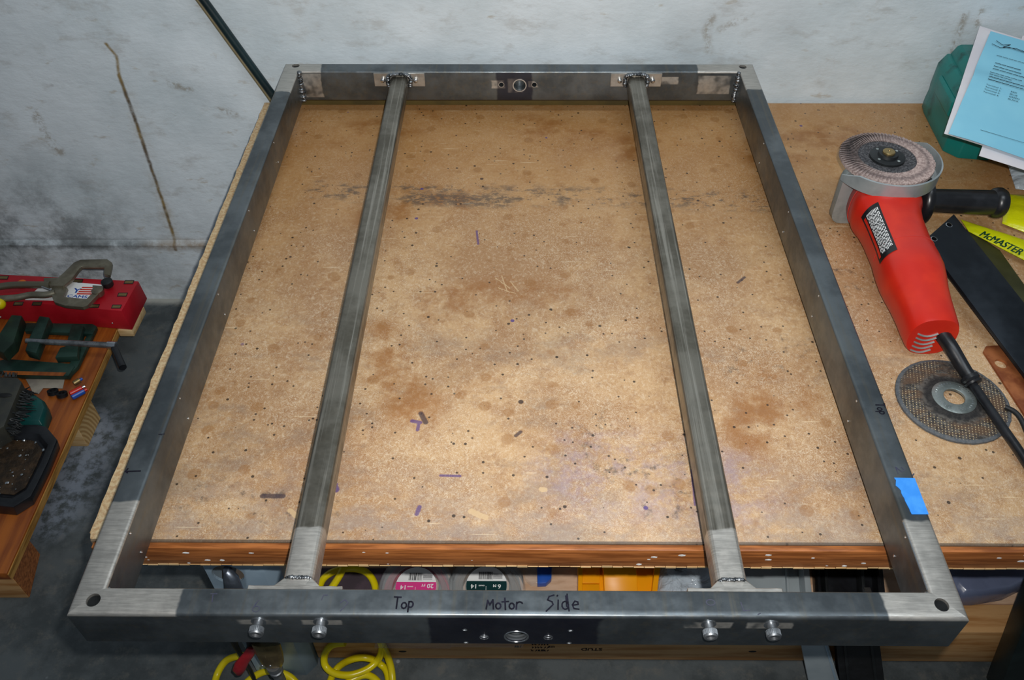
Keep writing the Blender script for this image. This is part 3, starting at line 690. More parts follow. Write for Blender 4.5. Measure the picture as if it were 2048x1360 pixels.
# wheel guard: floor plate and wall round the near and right side
GZ = .071; A0, A1 = math.radians(-158), math.radians(48); R = .0655
m = MB(); rings = []
for i in range(49):
    a = A0+(A1-A0)*i/48; c, s = math.cos(a), math.sin(a)
    prof = [(.022, GZ), (R-.003, GZ), (R, GZ+.002), (R+.0004, GZ+.021), (R-.0016, GZ+.0215), (R-.0016, GZ+.0035), (R-.004, GZ+.0016), (.022, GZ+.0016)]
    if i < 5 or i > 43:
        k = (i if i < 5 else 48-i)/5; prof = [(q, z if z < GZ+.004 else GZ+.004+(z-GZ-.004)*(.35+.65*k)) for q, z in prof]
    rings.append([V((GX+q*c, GY+q*s, z)) for q, z in prof])
m.loft(rings); finish(m, 'wheel_guard', M['guard'], gr, ang=35)
# flap disc
DZ = .0885
m = MB(); m.lathe([(.0565, DZ-.0035), (.0570, DZ-.0015), (.036, DZ+.0000), (.010, DZ-.001)], (GX, GY, 0), (0, 0, 1), 48)
fd = finish(m, 'flap_disc', M['grit'], gr)
m = MB(); NF = 78
for i in range(NF):
    a = 2*PI*i/NF; da = 2*PI/NF
    def q(r, b, z): return m.v((GX+r*math.cos(b), GY+r*math.sin(b), z))
    j = random.uniform(-.0006, .0006)
    v = [q(.0355, a, DZ+.0008), q(.0355, a+da*1.7, DZ+.0028), q(.047, a+da*1.6, DZ+.0040), q(.0575+j, a+da*1.5, DZ+.0016), q(.0575+j, a, DZ-.0006), q(.047, a, DZ+.0014)]
    m.f([v[0], v[1], v[2], v[5]]); m.f([v[5], v[2], v[3], v[4]])
    v2 = [q(.0575+j, a+da*1.5, DZ-.003), q(.0575+j, a, DZ-.004)]; m.f([v[3], v2[0], v2[1], v[4]])
finish(m, 'abrasive_flaps', M['flap'], fd, stuff=True)
m = MB(); m.lathe([(.0352, DZ), (.0352, DZ+.0018), (.022, DZ+.0006), (.018, DZ-.0005)], (GX, GY, 0), (0, 0, 1), 40); finish(m, 'backing_centre', M['grit'], fd)
m = MB(); m.lathe([(.0215, DZ), (.0215, DZ+.0035), (.019, DZ+.0045), (.0125, DZ+.0045), (.0115, DZ+.0075), (.0078, DZ+.0078)], (GX, GY, 0), (0, 0, 1), 36); nt = finish(m, 'clamp_nut', M['black_rough'], gr)
for k in range(4):
    a = .6+k*PI/2; m = MB(); m.cyl((GX+.0165*math.cos(a), GY+.0165*math.sin(a), DZ+.0044), (GX+.0165*math.cos(a), GY+.0165*math.sin(a), DZ+.0049), .0018, n=14); finish(m, 'pin_hole', M['cast'], nt)
m = MB(); m.lathe([(.0076, DZ+.005), (.0076, DZ+.0098), (.0068, DZ+.0106), (.0015, DZ+.0108), (.0008, DZ+.0098)], (GX, GY, 0), (0, 0, 1), 28); finish(m, 'spindle_end', M['brass'], gr)
# side handle
HY, HZ = .578, .0455
m = MB(); m.lathe([(.012, -.0), (.016, .012), (.028, .016), (.0315, .019), (.0318, .025), (.030, .028), (.016, .029), (.0148, .031), (.0152, .062), (.0158, .104), (.0158, .113), (.0185, .115), (.0195, .119), (.0195, .123), (.0172, .1275), (.010, .129), (.0005, .1295)], (.8395, HY, HZ), (1, -.015, -.03), 40)
finish(m, 'side_handle', M['black'], gr, ang=50)
# strain relief and cord
P = [V((.8165, .352, .030)), V((.822, .335, .027)), V((.829, .316, .020)), V((.8345, .300, .0155))]
m = MB(); m.tube(smooth_pts(P, 5), .0085, 14, .0068); finish(m, 'strain_relief', M['black'], gr)
e = P[-1]; m = MB(); d = (P[-1]-P[-2]).normalized(); m.lathe([(.006, -.004), (.0092, -.003), (.0096, .001), (.0082, .003), (.0095, .0045), (.0088, .0065), (.005, .007)], e, d, 18); finish(m, 'relief_collar', M['black'], gr)
C = [e, az(1925, 738, .0135), az(1965, 797, .0125), az(2005, 855, .0125), az(2040, 905, .010), az(2085, 975, .006), az(2150, 1060, .006), az(2260, 1130, .006)]
m = MB(); m.tube(smooth_pts(C, 6), .0048, 12); finish(m, 'power_cord', M['black'], gr)

# ------------------------------------------------------------------ worn grinding wheel lying on the bench
wc = az(1905, 800, .003)
gw = thing('grinding_wheel', 'worn black grinding wheel with a steel centre ring lying under the grinder cord', 'grinding wheel', (wc.x, wc.y, 0))
m = MB(); n = 120; rr_ = []
prof = [(.0125, .0035), (.0125, .0075), (.021, .0078), (.029, .0055), (.050, .0048), (.056, .0048), (.0578, .0035), (.0578, .0012), (.055, .0004), (.022, .0006)]
rings = []
for i in range(n):
    a = 2*PI*i/n; jg = 1+.008*noise.noise(V((math.cos(a)*9, math.sin(a)*9, 0)))+(.004 if i % 5 == 0 else 0)
    rings.append([V((wc.x+r*(jg if r > .05 else 1)*math.cos(a), wc.y+r*(jg if r > .05 else 1)*math.sin(a), z)) for r, z in prof])
m.loft(rings, closed=True)
t = NT('worn_wheel_grit'); X, Y, Z = t.xyz(); rad = t.math('SQRT', t.math('ADD', t.math('MULTIPLY', X, X), t.math('MULTIPLY', Y, Y)))
c = t.mix(t.ramp(t.noise(240, 4), .4, .62), lin('33312F'), lin('5E5A55'))
c = t.mix(t.math('MULTIPLY', t.band(rad, .032, .052, .004), t.ramp(t.noise(30, 5, t.map((1, 3, 1)), .7), .42, .6)), c, lin('5A4636'))
wv = t.n('TexWave', wave_type='BANDS'); wv.inputs['Scale'].default_value = 95; wv.inputs['Distortion'].default_value = 1; t.link(t.map(rot=(0, 0, .25)), wv.inputs[0])
wv2 = t.n('TexWave', wave_type='BANDS'); wv2.inputs['Scale'].default_value = 95; wv2.inputs['Distortion'].default_value = 1; t.link(t.map(rot=(0, 0, 1.82)), wv2.inputs[0])
mesh_ = t.math('MULTIPLY', t.math('MULTIPLY', t.ramp(wv.outputs[1], .75, .95), t.ramp(wv2.outputs[1], .4, .8)), t.math('MULTIPLY', t.band(rad, .036, .055, .003), t.ramp(t.noise(20, 4, t.map(loc=(3, 3, 3))), .38, .5)))
c = t.mix(t.math('MULTIPLY', mesh_, .85), c, lin('C8B48C'))
c = t.mix(t.math('MULTIPLY', t.band(rad, .018, .030, .003), .8), c, lin('161618'))
c = t.mix(t.math('MULTIPLY', t.ramp(rad, .0535, .055), .6), c, lin('5C646C'))
t.bump(t.noise(300, 3), .9, .0008); t.done(c, .75, .1)
finish(m, 'abrasive_body', t.m, gw, ang=45)
m = MB(); m.lathe([(.0108, .0062), (.0108, .0086), (.012, .0092), (.0205, .0086), (.0225, .0078), (.0225, .0066)], (wc.x, wc.y, 0), (0, 0, 1), 40, closed=True); rg = finish(m, 'centre_ring', mat('galvanised_ring', '8E9694', '6A7270', 60, .42, .6, bump=.4, bscale=200), gw)
m = MB()
for i in range(34):
    a = 2*PI*i/34; m.box(-.0008, .0008, -.0004, .0004, 0, .0004, Matrix.Translation((wc.x+.0182*math.cos(a), wc.y+.0182*math.sin(a), .0087)) @ Matrix.Rotation(a, 4, 'Z'))
finish(m, 'stamped_marks', M['bright'], rg, stuff=True)

# ------------------------------------------------------------------ steel bars at the right
def slab_px(corners, th):
    """corners: four (x, y, z) pixel+height; returns thick plate"""
    P = [az(x, y, z) for x, y, z in corners]; return P
tip = az(1908, 428, .047); lf = az(1849, 480, .043)
far_r = az(2048, 597, .026); far_l = az(2003, 696, .020)
dr = (far_r-tip).normalized(); dl = (far_l-lf).normalized(); dd = (dr+dl).normalized()
Lb = .36
P = [tip, lf, lf+dd*Lb, tip+dd*(Lb)]
nrm = (P[1]-P[0]).cross(P[3]-P[0]).normalized(); nrm = nrm if nrm.z < 0 else -nrm
low = min(q.z+nrm.z*.005 for q in P)
m = MB(); m.prism(P, nrm*.005)
bar = single(m, 'flat_bar', M['dark_steel'], 'wide dark steel flat bar with two drilled holes leaning on the grinder handle', 'steel bar', (P[2].x, P[2].y, 0), bevel=.0006)
bpy.context.view_layer.update()
k = MB(); hc = []
for q in ((1898, 450), (1868, 478)):
    d = ray(*q); t_ = (P[0]-CAM).dot(nrm)/d.dot(nrm); cc = CAM+d*t_; hc.append(cc); k.cyl(cc-nrm*.01, cc+nrm*.012, .0032, n=20)
ko = cutter_of(k); bpy.context.view_layer.update()
boolean(bar, ko); bpy.data.objects.remove(ko)
for cc in hc:
    m = MB(); m.lathe([(.0032, -.0002), (.0040, .0002), (.0032, .0004)], cc, -nrm, 20, cap=False); finish(m, 'hole_rim', M['bright'], bar)
P = az_l([(1934, 455), (2000, 500), (2110, 655), (2040, 690)], .0065)
m = MB(); m.prism(P, (0, 0, -.006)); single(m, 'flat_bar', M['olive_steel'], 'narrow olive-brown steel bar lying beneath the wide dark bar', 'steel bar', (P[0].x, P[0].y, 0), bevel=.0006)
P = az_l([(1972, 692), (1999, 690), (2006, 696), (2090, 820), (2060, 845), (1967, 702)], .0035)
m = MB(); m.prism(P, (0, 0, -.003)); rs = single(m, 'rusty_strap', M['rust'], 'short rusty steel strap with a round hole beside the worn grinding wheel', 'steel strap', (P[0].x, P[0].y, 0), bevel=.0004)
cc = az(2002, 727, .0035); k = MB(); k.cyl((cc.x, cc.y, -.01), (cc.x, cc.y, .02), .0066, n=28); ko = cutter_of(k); bpy.context.view_layer.update(); boolean(rs, ko); bpy.data.objects.remove(ko)
m = MB(); m.tube(smooth_pts([az(2011, 814, .008), az(2030, 824, .009), az(2044, 842, .008), az(2060, 880, .004)], 6), .0027, 10)
single(m, 'hex_key', M['black_rough'], 'bent black steel rod with a bright cut end at the right edge of the bench', 'rod', (az(2030, 824, 0).x, az(2030, 824, 0).y, 0))

# ------------------------------------------------------------------ bags at the right
def sheet(name, pts, m_, zf, label, cat, nx=10, amp=.003, seed=0, th=.0008, extra=0, group=None, cut_z=0):
    """crumpled bag: quad of four bench points, filled by bilinear interpolation with wrinkles and a puffed middle"""
    A, B_, C_, D_ = [V(q) for q in pts]; m = MB(); g = []; ny = nx
    for side in (1, 0):
        gg = []
        for j in range(ny+1):
            row = []
            for i in range(nx+1):
                u, v_ = i/nx, j/ny; q = A.lerp(B_, u).lerp(D_.lerp(C_, u), v_)
                edge = min(1, 5*min(u, 1-u, v_, 1-v_)); puff = zf*math.sin(PI*u)**.6*math.sin(PI*v_)**.6
                q = q + V((0, 0, side*(puff+amp*edge*noise.noise(q*40+V((seed, 0, 0))) + amp*.5*edge*noise.noise(q*110+V((seed, 5, 0))) + amp*.9*edge)+th*side))
                row.append(m.v(q))
            gg.append(row)
        g.append(gg)
    for gg in g:
        for j in range(ny):
            for i in range(nx): m.f([gg[j][i], gg[j][i+1], gg[j+1][i+1], gg[j+1][i]])
    a, b = g; per = [(0, i) for i in range(nx+1)] + [(j, nx) for j in range(1, ny+1)] + [(ny, i) for i in range(nx-1, -1, -1)] + [(j, 0) for j in range(ny-1, 0, -1)]
    for (j0, i0), (j1, i1) in zip(per, per[1:]+per[:1]): m.f([a[j0][i0], a[j1][i1], b[j1][i1], b[j0][i0]])
    c = sum((V(q) for q in pts), V())/4
    return single(m, name, m_, label, cat, (c.x, c.y, 0), group, ang=70)
yb = sheet('plastic_bag', az_l([(1922, 440), (1937, 463), (2140, 568), (2140, 510)], .008), M['yellow_bag'], .003, 'yellow bag with dark green lettering lying under the black handle', 'bag', 14, .0014, 1)
O_ = az(1957, 470, .0165); e_ = az(2050, 515, .0165); xd = (e_-O_).normalized(); yd = V((-xd.y, xd.x, 0))
m = MB(); text_mb(m, 'McMASTER', .0195, O_, xd, yd, shear=.15, bold=.0006, sx=.56)
finish(m, 'bag_lettering', mat('dark_green_print', '083A24', None, 10, .4), yb, label='dark green lettering')
sheet('plastic_bag', az_l([(2012, 389), (2004, 447), (2150, 505), (2150, 395)], .004), M['yellow_bag'], .006, 'plain crumpled yellow bag at the right edge, above the lettered one', 'bag', 12, .004, 7)
sheet('plastic_bag', az_l([(2006, 300), (2031, 378), (2150, 392), (2150, 290)], .006), M['bag'], .008, 'clear plastic bag on the bench below the blue sheet', 'bag', 14, .006, 3)

# ------------------------------------------------------------------ green case with papers
gb = thing('tool_case', 'dark teal green plastic tool case standing against the wall under the papers', 'case', (1.08, .8, 0))
base = az_l([(1846, 226), (1884, 302), (1915, 317), (1976, 322), (1992, 308)], 0); base += [V((1.25, .775, 0)), V((1.25, .884, 0)), V((base[0].x+.004, .884, 0))]
H = .088
cen = V((1.1, .82, 0))
def shr(f, z, back=0): return [V((cen.x+(q.x-cen.x)*f, (cen.y+(q.y-cen.y)*f) if q.y < .88 else q.y-.001, z)) for q in base]
m = MB(); m.loft([shr(1, 0), shr(1.0, .018), shr(.99, .032), shr(1.0, .040), shr(1.0, H-.014), shr(.93, H)]); case = finish(m, 'case_body', M['green'], gb, bevel=.002)
m = MB(); q0 = az(1868, 222, .05); 
L0, L1 = base[0].lerp(base[1], .12), base[0].lerp(base[1], .88); nv = V((-1, -.1, 0)).normalized()
m.loft([[L0+nv*.0005+V((0, 0, .045)), L1+nv*.0005+V((0, 0, .045)), L1+nv*.0005+V((0, 0, .072)), L0+nv*.0005+V((0, 0, .072))], [L0.lerp(L1, .06)+nv*.006+V((0, 0, .048)), L0.lerp(L1, .94)+nv*.006+V((0, 0, .048)), L0.lerp(L1, .94)+nv*.006+V((0, 0, .069)), L0.lerp(L1, .06)+nv*.006+V((0, 0, .069))]])
finish(m, 'moulded_rib', M['green'], case, bevel=.0015)
m = MB(); m.loft([[q + V((0, 0, .0)) for q in shr(.90, H-.002)], shr(.84, H+.012), shr(.80, H+.014)]); finish(m, 'case_lid', M['green'], gb, bevel=.002)
# papers leaning from the case front edge to the wall
def leaning(name, px, m_, label, cat, off=0, folds=(), nx=2, group=None, jag=None):
    """px: bottom-left, top-left pixel; the sheet leans in a plane through PB, PT"""
    pass
PL = az(1895, 270, .104); PT = ay(1979, 66, .880)
PR = az(2035, 312, .090); 
ux = (PR-PL); ux.normalize(); uy = (PT-PL); hlen = uy.length; uy.normalize(); nn = ux.cross(uy).normalized()
if nn.y > 0: nn = -nn
def PP(u, v, k=0): return PL + ux*u + uy*v + nn*k
def paper(name, outline, m_, label, off, foldf=None, th=.0003):
    m = MB(); us = sorted(set(v for u, v in outline)); 
    lo, hi = outline[0], outline[1]
    m = MB(); rows = []
    (u0, v0), (u1, v1), (u2, v2), (u3, v3) = outline   # BL, BR, TR, TL
    n = 24
    for j in range(n+1):
        s = j/n; a = V((u0+(u3-u0)*s, v0+(v3-v0)*s)); b = V((u1+(u2-u1)*s, v1+(v2-v1)*s)); row = []
        for i in range(9):
            q = a.lerp(b, i/8); kk = off + (foldf(q.y) if foldf else 0) + .001*noise.noise(V((q.x*12, q.y*12, off*900)))
            row.append(q.to_tuple() + (kk,))
        rows.append(row)
    for sgn in (0, 1):
        g = [[m.v(PP(q[0], q[1], q[2]+(th if sgn else 0))) for q in r] for r in rows]
        for j in range(n):
            for i in range(8): m.f([g[j][i], g[j][i+1], g[j+1][i+1], g[j+1][i]])
        if sgn == 0: g0 = g
    per = [(0, i) for i in range(9)] + [(j, 8) for j in range(1, n+1)] + [(n, i) for i in range(7, -1, -1)] + [(j, 0) for j in range(n-1, 0, -1)]
    for (j0, i0), (j1, i1) in zip(per, per[1:]+per[:1]): m.f([g0[j0][i0], g0[j1][i1], g[j1][i1], g[j0][i0]])
    c = PP((u0+u1)/2, v0, off)
    return single(m, name, m_, label, 'paper', tuple(c), 'papers leaning on the tool case', ang=25)
FH = hlen
def ffold(v):
    t = v/FH; pts = [(0, .002), (.30, .003), (.52, .0075), (.62, .002), (.85, .004), (1, .003)]
    for (a, x), (b, y) in zip(pts, pts[1:]):
        if a <= t <= b: return x+(y-x)*(t-a)/(b-a)
    return .003
paper('paper_sheet', [(-.004, .006), (.20, .0), (.20, FH+.008), (-.016, FH+.018)], M['paper'], 'white sheet with a torn top corner, behind the blue sheet', -.003)
paper('paper_sheet', [(.045, -.022), (.2, -.024), (.2, FH+.005), (.045, FH+.022)], M['paper'], 'white sheet whose rounded bottom corner shows below the blue sheet', -.0015)
bs = paper('paper_sheet', [(0, 0), (.21, -.012), (.21, FH-.004), (0, FH)], M['blue_paper'], 'folded light blue instruction sheet with printed text on the tool case', 0, ffold)
def surf(u, v, k=.0012): return PP(u, v, ffold(v)+k)
m = MB()
def tline(u, v, s, txt, size, sh=0): text_mb(m, txt, size, surf(u, v, .0016), ux, uy, shear=sh)
rows = [('Terminal 1:', 'RED'), ('Terminal 2:', 'BLUE'), ('Terminal 3:', 'GREEN'), ('Terminal 4:', 'BLACK')]
for i, (a, b) in enumerate(rows):
    tline(.020, FH*.455-i*.0058, 0, a, .0046); tline(.053, FH*.455-i*.0058, 0, b, .0046)
def fake(u, v, n, sz):
    x = 0
    for i in range(n):
        l = random.uniform(.003, .009); ribbon(m, [(x, 0), (x+l, 0)], sz, surf(u, v, .0016), ux, uy); x += l+.0016
fake(.020, FH*.535, 9, .0016); fake(.020, FH*.505, 9, .0016)
fake(.022, FH*.70, 4, .0014); fake(.022, FH*.67, 5, .0014); fake(.022, FH*.645, 6, .0014); fake(.02, FH*.60, 6, .0012); fake(.02, FH*.57, 5, .0012); fake(.02, FH*.77, 9, .001)
for s in ([(0, .012), (.01, .005), (.02, .012), (.012, .0), (.03, .006), (.06, .001), (.1, .003)], [(-.004, 0), (.008, -.004), (.02, .004), (.09, -.002)]): ribbon(m, s, .0013, surf(.012, FH*.86, .0018), ux, uy)
ribbon(m, [(0, 0), (.1, 0)], .0007, surf(.035, FH*.095, .0014), ux, uy)
finish(m, 'printed_text', M['ink'], bs, stuff=True)

# ------------------------------------------------------------------ black cable on the wall
Pc = [ay(330, -100, .8965), ay(405, -3, .8965), ay(476, 95, .8965), ay(540, 183, .8965), ay(560, 212, .8965), ay(640, 330, .8965)]
m = MB(); m.tube(smooth_pts(Pc, 6), .0062, 12)
single(m, 'black_cable', M['cable'], 'thick black cable running down the wall behind the left bench corner', 'cable', tuple(Pc[-1]))
m = MB(); m.tube(smooth_pts([q+V((-.0085, .001, 0)) for q in Pc], 6), .0035, 8)  # tan tube left of the cable stands in for its shadow on the wall
single(m, 'cable_shadow_strip', mat('cable_shadow_tan', '7A7052', '8C8060', 20, .7), 'thin tan strip standing in for the shadow beside the thick black cable', 'shadow strip', tuple(Pc[-1]))

# ------------------------------------------------------------------ low platform at the left
PZ = -.345; BH = .057
pf = thing('low_platform', 'low platform of an orange-brown board on square wooden blocks at the left', 'platform', (-.5, .5, FL))
e0 = az(240, 640, PZ); e1 = az(13, 1147, PZ)
m = MB(); ed = (e1-e0); P = [e0-ed*.12, e1, V((-1.0, e1.y, PZ)), V((-1.0, e0.y+.06, PZ))]
m.prism([V((q.x, q.y, PZ)) for q in P], (0, 0, -.017)); bd = finish(m, 'board', M['platform'], pf, bevel=.0012)
m = MB(); off = V((.0014, 0, 0)); m.prism([V((q.x, q.y, PZ-.003)) for q in (P[0]+off, P[1]+off, P[1]-off*.1, P[0]-off*.1)], (0, 0, -.013)); finish(m, 'board_edge', M['platform_edge'], bd)
def endgrain():
    t = NT('end_grain'); wv = t.n('TexWave', wave_type='RINGS', rings_direction='X'); t.link(t.map((1, 1, 1)), wv.inputs[0]); wv.inputs['Scale'].default_value = 45; wv.inputs['Distortion'].default_value = 2
    c = t.mix(t.ramp(wv.outputs[1], .2, .8), lin('C8A874'), lin('A98450')); t.bump(wv.outputs[1], .3, .0005); return t.done(c, .65)
EG = endgrain()
for (bx, by), (cx, cy) in (((176, 893), (201, 836)), ((58, 1196), (80, 1108))):
    a, b = az(bx, by, FL), az(cx, cy, FL)
    z_t = FL+BH; zb = FL
    m = MB(); m.prism([V((a.x, a.y, zb)), V((b.x, b.y, zb)), V((b.x-.45, b.y, zb)), V((a.x-.45, a.y, zb))], (0, 0, z_t-zb)); bl = finish(m, 'block', M['lumber'] if by > 900 else M['pale_wood'], pf, bevel=.0012)
    m = MB(); m.prism([V((a.x+.0001, a.y+.001, zb+.001)), V((b.x+.0001, b.y-.001, zb+.001)), V((b.x+.0001, b.y-.001, z_t-.001)), V((a.x+.0001, a.y+.001, z_t-.001))], (.0008, 0, 0))
    finish(m, 'end_grain', EG if by < 1000 else M['strip'], bl)

# red box
a, b = az(269, 673, PZ-.015), az(293, 625, PZ-.015)
m = MB(); m.prism([V((a.x, a.y, PZ-.015)), V((b.x, b.y, PZ-.015)), V((e0.x+.004, b.y, PZ-.015)), V((e0.x+.004, a.y, PZ-.015))], (0, 0, .0147)); finish(m, 'cleat', M['pale_wood'], pf, bevel=.001)
RT_Z = -.298; RB_Z = PZ+.0005
rbx = thing('red_box', 'red sheet metal box with a white and blue sticker on the low platform', 'box', (-.42, .72, RB_Z))
tr, tf = az(277, 562, RT_Z), az(243, 622, RT_Z); br_, bf = az(295, 597, RB_Z), az(265, 660, RB_Z)
tl, tfl = az(-70, 545, RT_Z), az(-70, 592, RT_Z); 
bfl = az(-75, 632, RB_Z); bl_ = V((tl.x-.01, br_.y, RB_Z))
ch = [tr, tf, tfl, tl]; cb_ = [V((br_.x, br_.y, RB_Z)), bf, bfl, bl_]
m = MB(); m.loft([cb_, ch]); box_ = finish(m, 'box_body', M['red_box'], rbx, bevel=.0012)
zt = RT_Z+.0004
def quad_px(q, z, th=.0003):
    m = MB(); m.prism([az(x, y, z) for x, y in q], (0, 0, th)); return m
for (x, y) in ((257, 564), (244, 589), (232, 613), (36, 607), (73, 607), (6, 555), (188, 612), (155, 562), (-5, 607)):
    o1 = finish(quad_px([(x-10, y+4), (x+9, y+4), (x+12, y-3.5), (x-7, y-3.5)], zt), 'small_label', M['black'], box_)
    finish(quad_px([(x-8, y+2.5), (x+8, y+2.5), (x+10, y-2.2), (x-6, y-2.2)], zt+.0003, .0002), 'label_print', M['brass'], o1)
st_ = finish(quad_px([(50, 600), (178, 603), (209, 570), (95, 560)], zt), 'sticker', M['white'], box_, label='white sticker with red stripes and blue lettering')
for i in range(4):
    y = 574+i*4.2; xo = i*-3.4
    finish(quad_px([(163+xo, y+2.2), (192+xo, y+2.6), (194+xo, y+.2), (165+xo, y-.2)], zt+.0003, .0002), 'red_stripe', M['red'], st_)
finish(quad_px([(131, 602), (172, 605), (175, 601), (134, 598.5)], zt+.0003, .0002), 'red_stripe', M['red'], st_)
m = MB(); Oy = az(144, 585, zt+.0006); xe = az(176, 587, zt+.0006)-Oy; ye = az(152, 571, zt+.0006)-Oy
text_mb(m, 'Y', .0165, Oy, xe, ye, bold=.0007, sx=1.3)
Oy = az(133, 594, zt+.0006); text_mb(m, 'CAMS', .0095, Oy, xe, ye, bold=.0005, sx=1.45); finish(m, 'sticker_lettering', M['blue'], st_)
for q in ((225, 646), (277, 571), (1, 634)):
    if q[1] > 600: c = ay(*q, bf.y+.004)
    else: c = az(*q, RT_Z-.008)
    m = MB(); m.blob(c, .0018, 2); finish(m, 'rivet', M['bright'], box_)
# C-clamp locking pliers on the red box
CZ = RT_Z+.012
cl = thing('locking_pliers', 'long steel locking C-clamp pliers lying on the red box', 'pliers', (az(120, 590, 0).x, .73, RT_Z))
def cpx(l): return [(x/6.18, 500+y/6.18) for x, y in l]
def plate_px(l, z, th, name, m_, parent, bev=.0008, label=None):
    m = MB(); m.prism([az(x, y, z) for x, y in l], (0, 0, th)); return finish(m, name, m_, parent, bevel=bev, label=label)
JW = mat('nickel_plated_forging', '7E7766', '96907E', 30, .36, .75, bump=.1)
plate_px(cpx([(560, 380), (740, 375), (800, 320), (930, 190), (1010, 155), (1340, 148), (1400, 190), (1395, 240), (1370, 345), (1300, 335), (1305, 245), (1030, 238), (1000, 262), (900, 400), (800, 480), (640, 475), (560, 455)]), CZ, .007, 'upper_jaw', JW, cl)
plate_px(cpx([(660, 480), (790, 480), (850, 500), (800, 615), (1085, 640), (1165, 560), (1160, 470), (1290, 480), (1290, 520), (1100, 720), (1040, 742), (820, 722), (690, 680), (655, 585)]), CZ-.004, .007, 'lower_jaw', JW, cl)
m = MB(); m.tube(smooth_pts([az(x/6.18, 500+y/6.18, CZ+.004) for x, y in ((620, 430), (430, 430), (280, 430), (90, 440), (-150, 480), (-500, 540))], 5), .0062, 10); finish(m, 'fixed_handle', JW, cl)
m = MB(); m.tube(smooth_pts([az(x/6.18, 500+y/6.18, CZ+.001) for x, y in ((680, 530), (560, 555), (380, 555), (180, 590), (-150, 610), (-500, 640))], 5), .0058, 10); finish(m, 'moving_handle', JW, cl)
m = MB(); m.tube([az(x/6.18, 500+y/6.18, CZ+.004) for x, y in ((520, 455), (640, 500))], .002, 8); finish(m, 'release_link', M['bright'], cl)
for q, mm in (((1320, 395), M['black_rough']), ((1205, 505), JW)):
    c = az(q[0]/6.18, 500+q[1]/6.18, CZ+.002); m = MB(); m.lathe([(.008, -.009), (.0095, -.007), (.0095, .002), (.006, .004), (.002, .0045)], c, (0, 0, 1), 20); finish(m, 'swivel_pad', mm, cl)
c = az(-1, 608, RT_Z+.009); m = MB(); m.blob(c, .0098, 3); single(m, 'yellow_ball', M['yellow'], 'round yellow ball on the red box at the left edge', 'ball', (c.x, c.y, RT_Z))
c = az(43, 566, RT_Z+.004); m = MB(); m.blob(c, .008, 3, (1, 1, .5)); single(m, 'orange_plug', mat('orange_cap', 'D8661A', None, 9, .4), 'small orange plug half hidden behind the locking pliers', 'plug', (c.x, c.y, RT_Z))

# green drill press vise
vs = thing('drill_press_vise', 'green cast iron drill press vise with a threaded spindle and crank handle', 'vise', (az(100, 700, PZ).x, az(100, 700, PZ).y, PZ))
def c34(l): return [(x/3.4, 480+y/3.4) for x, y in l]
VB = M['vise']
plate_px(c34([(190, 585), (640, 592), (668, 608), (640, 660), (180, 640)]), PZ+.006, .008, 'base_rail', VB, vs)
b2 = plate_px(c34([(0, 850), (60, 835), (500, 868), (522, 885), (480, 950), (150, 945), (0, 915)]), PZ+.003, .010, 'base_rail', VB, vs)
plate_px(c34([(20, 890), (450, 902), (430, 925), (40, 915)]), PZ+.0134, .0004, 'rail_slot', M['platform'], b2, bev=0)
plate_px(c34([(640, 610), (668, 612), (540, 880), (480, 940), (455, 900), (500, 840)]), PZ+.003, .008, 'base_end', VB, vs)
plate_px(c34([(115, 570), (185, 575), (130, 760), (60, 830), (0, 800), (20, 720)]), PZ+.025, .022, 'fixed_jaw', mat('dark_green_jaw', '16281F', '223A2C', 26, .5, .2, bump=.25), vs, bev=.002)
plate_px(c34([(295, 565), (365, 575), (320, 700), (275, 820), (200, 800), (225, 720)]), PZ+.018, .018, 'moving_jaw', VB, vs, bev=.002)
plate_px(c34([(510, 612), (590, 622), (560, 720), (545, 830), (395, 838), (430, 770), (465, 760)]), PZ+.008, .014, 'spindle_block', VB, vs, bev=.0015)
a, b = az(180/3.4, 480+685/3.4, PZ+.034), az(775/3.4, 480+716/3.4, PZ+.034)
m = MB(); m.cyl(a, b, .0042, n=14); sp = finish(m, 'threaded_spindle', M['screw'], vs)
m = MB(); d = (b-a).normalized()
for i in range(60): m.lathe([(.0042, 0), (.005, .0006), (.0042, .0012)], a.lerp(b, .22+.7*i/60), d, 12, cap=False)
finish(m, 'screw_thread', M['screw'], sp, stuff=True)
m = MB(); m.lathe([(.004, -.012), (.0065, -.010), (.0065, .004), (.003, .006)], b, d, 14); finish(m, 'handle_boss', M['bright'], vs)
m = MB(); m.cyl(b+V((0, -.002, -.002)), az(835/3.4, 480+868/3.4, PZ+.030), .0054, .0062, n=14); finish(m, 'crank_handle', M['black'], vs)
# pale plate under the vise
P = [az(x/3.4, 480+y/3.4, PZ+.002) for x, y in ((165, 930), (440, 940), (425, 1008), (292, 1005), (262, 1045), (222, 1040), (205, 1000))]
m = MB(); m.prism(P, (0, 0, -.0016)); single(m, 'metal_plate', mat('pale_dirty_plate', '9A9284', '847C72', 30, .5), 'pale metal plate with a rounded tab sticking out under the green vise', 'plate', (P[3].x, P[3].y, PZ), bevel=.0003)
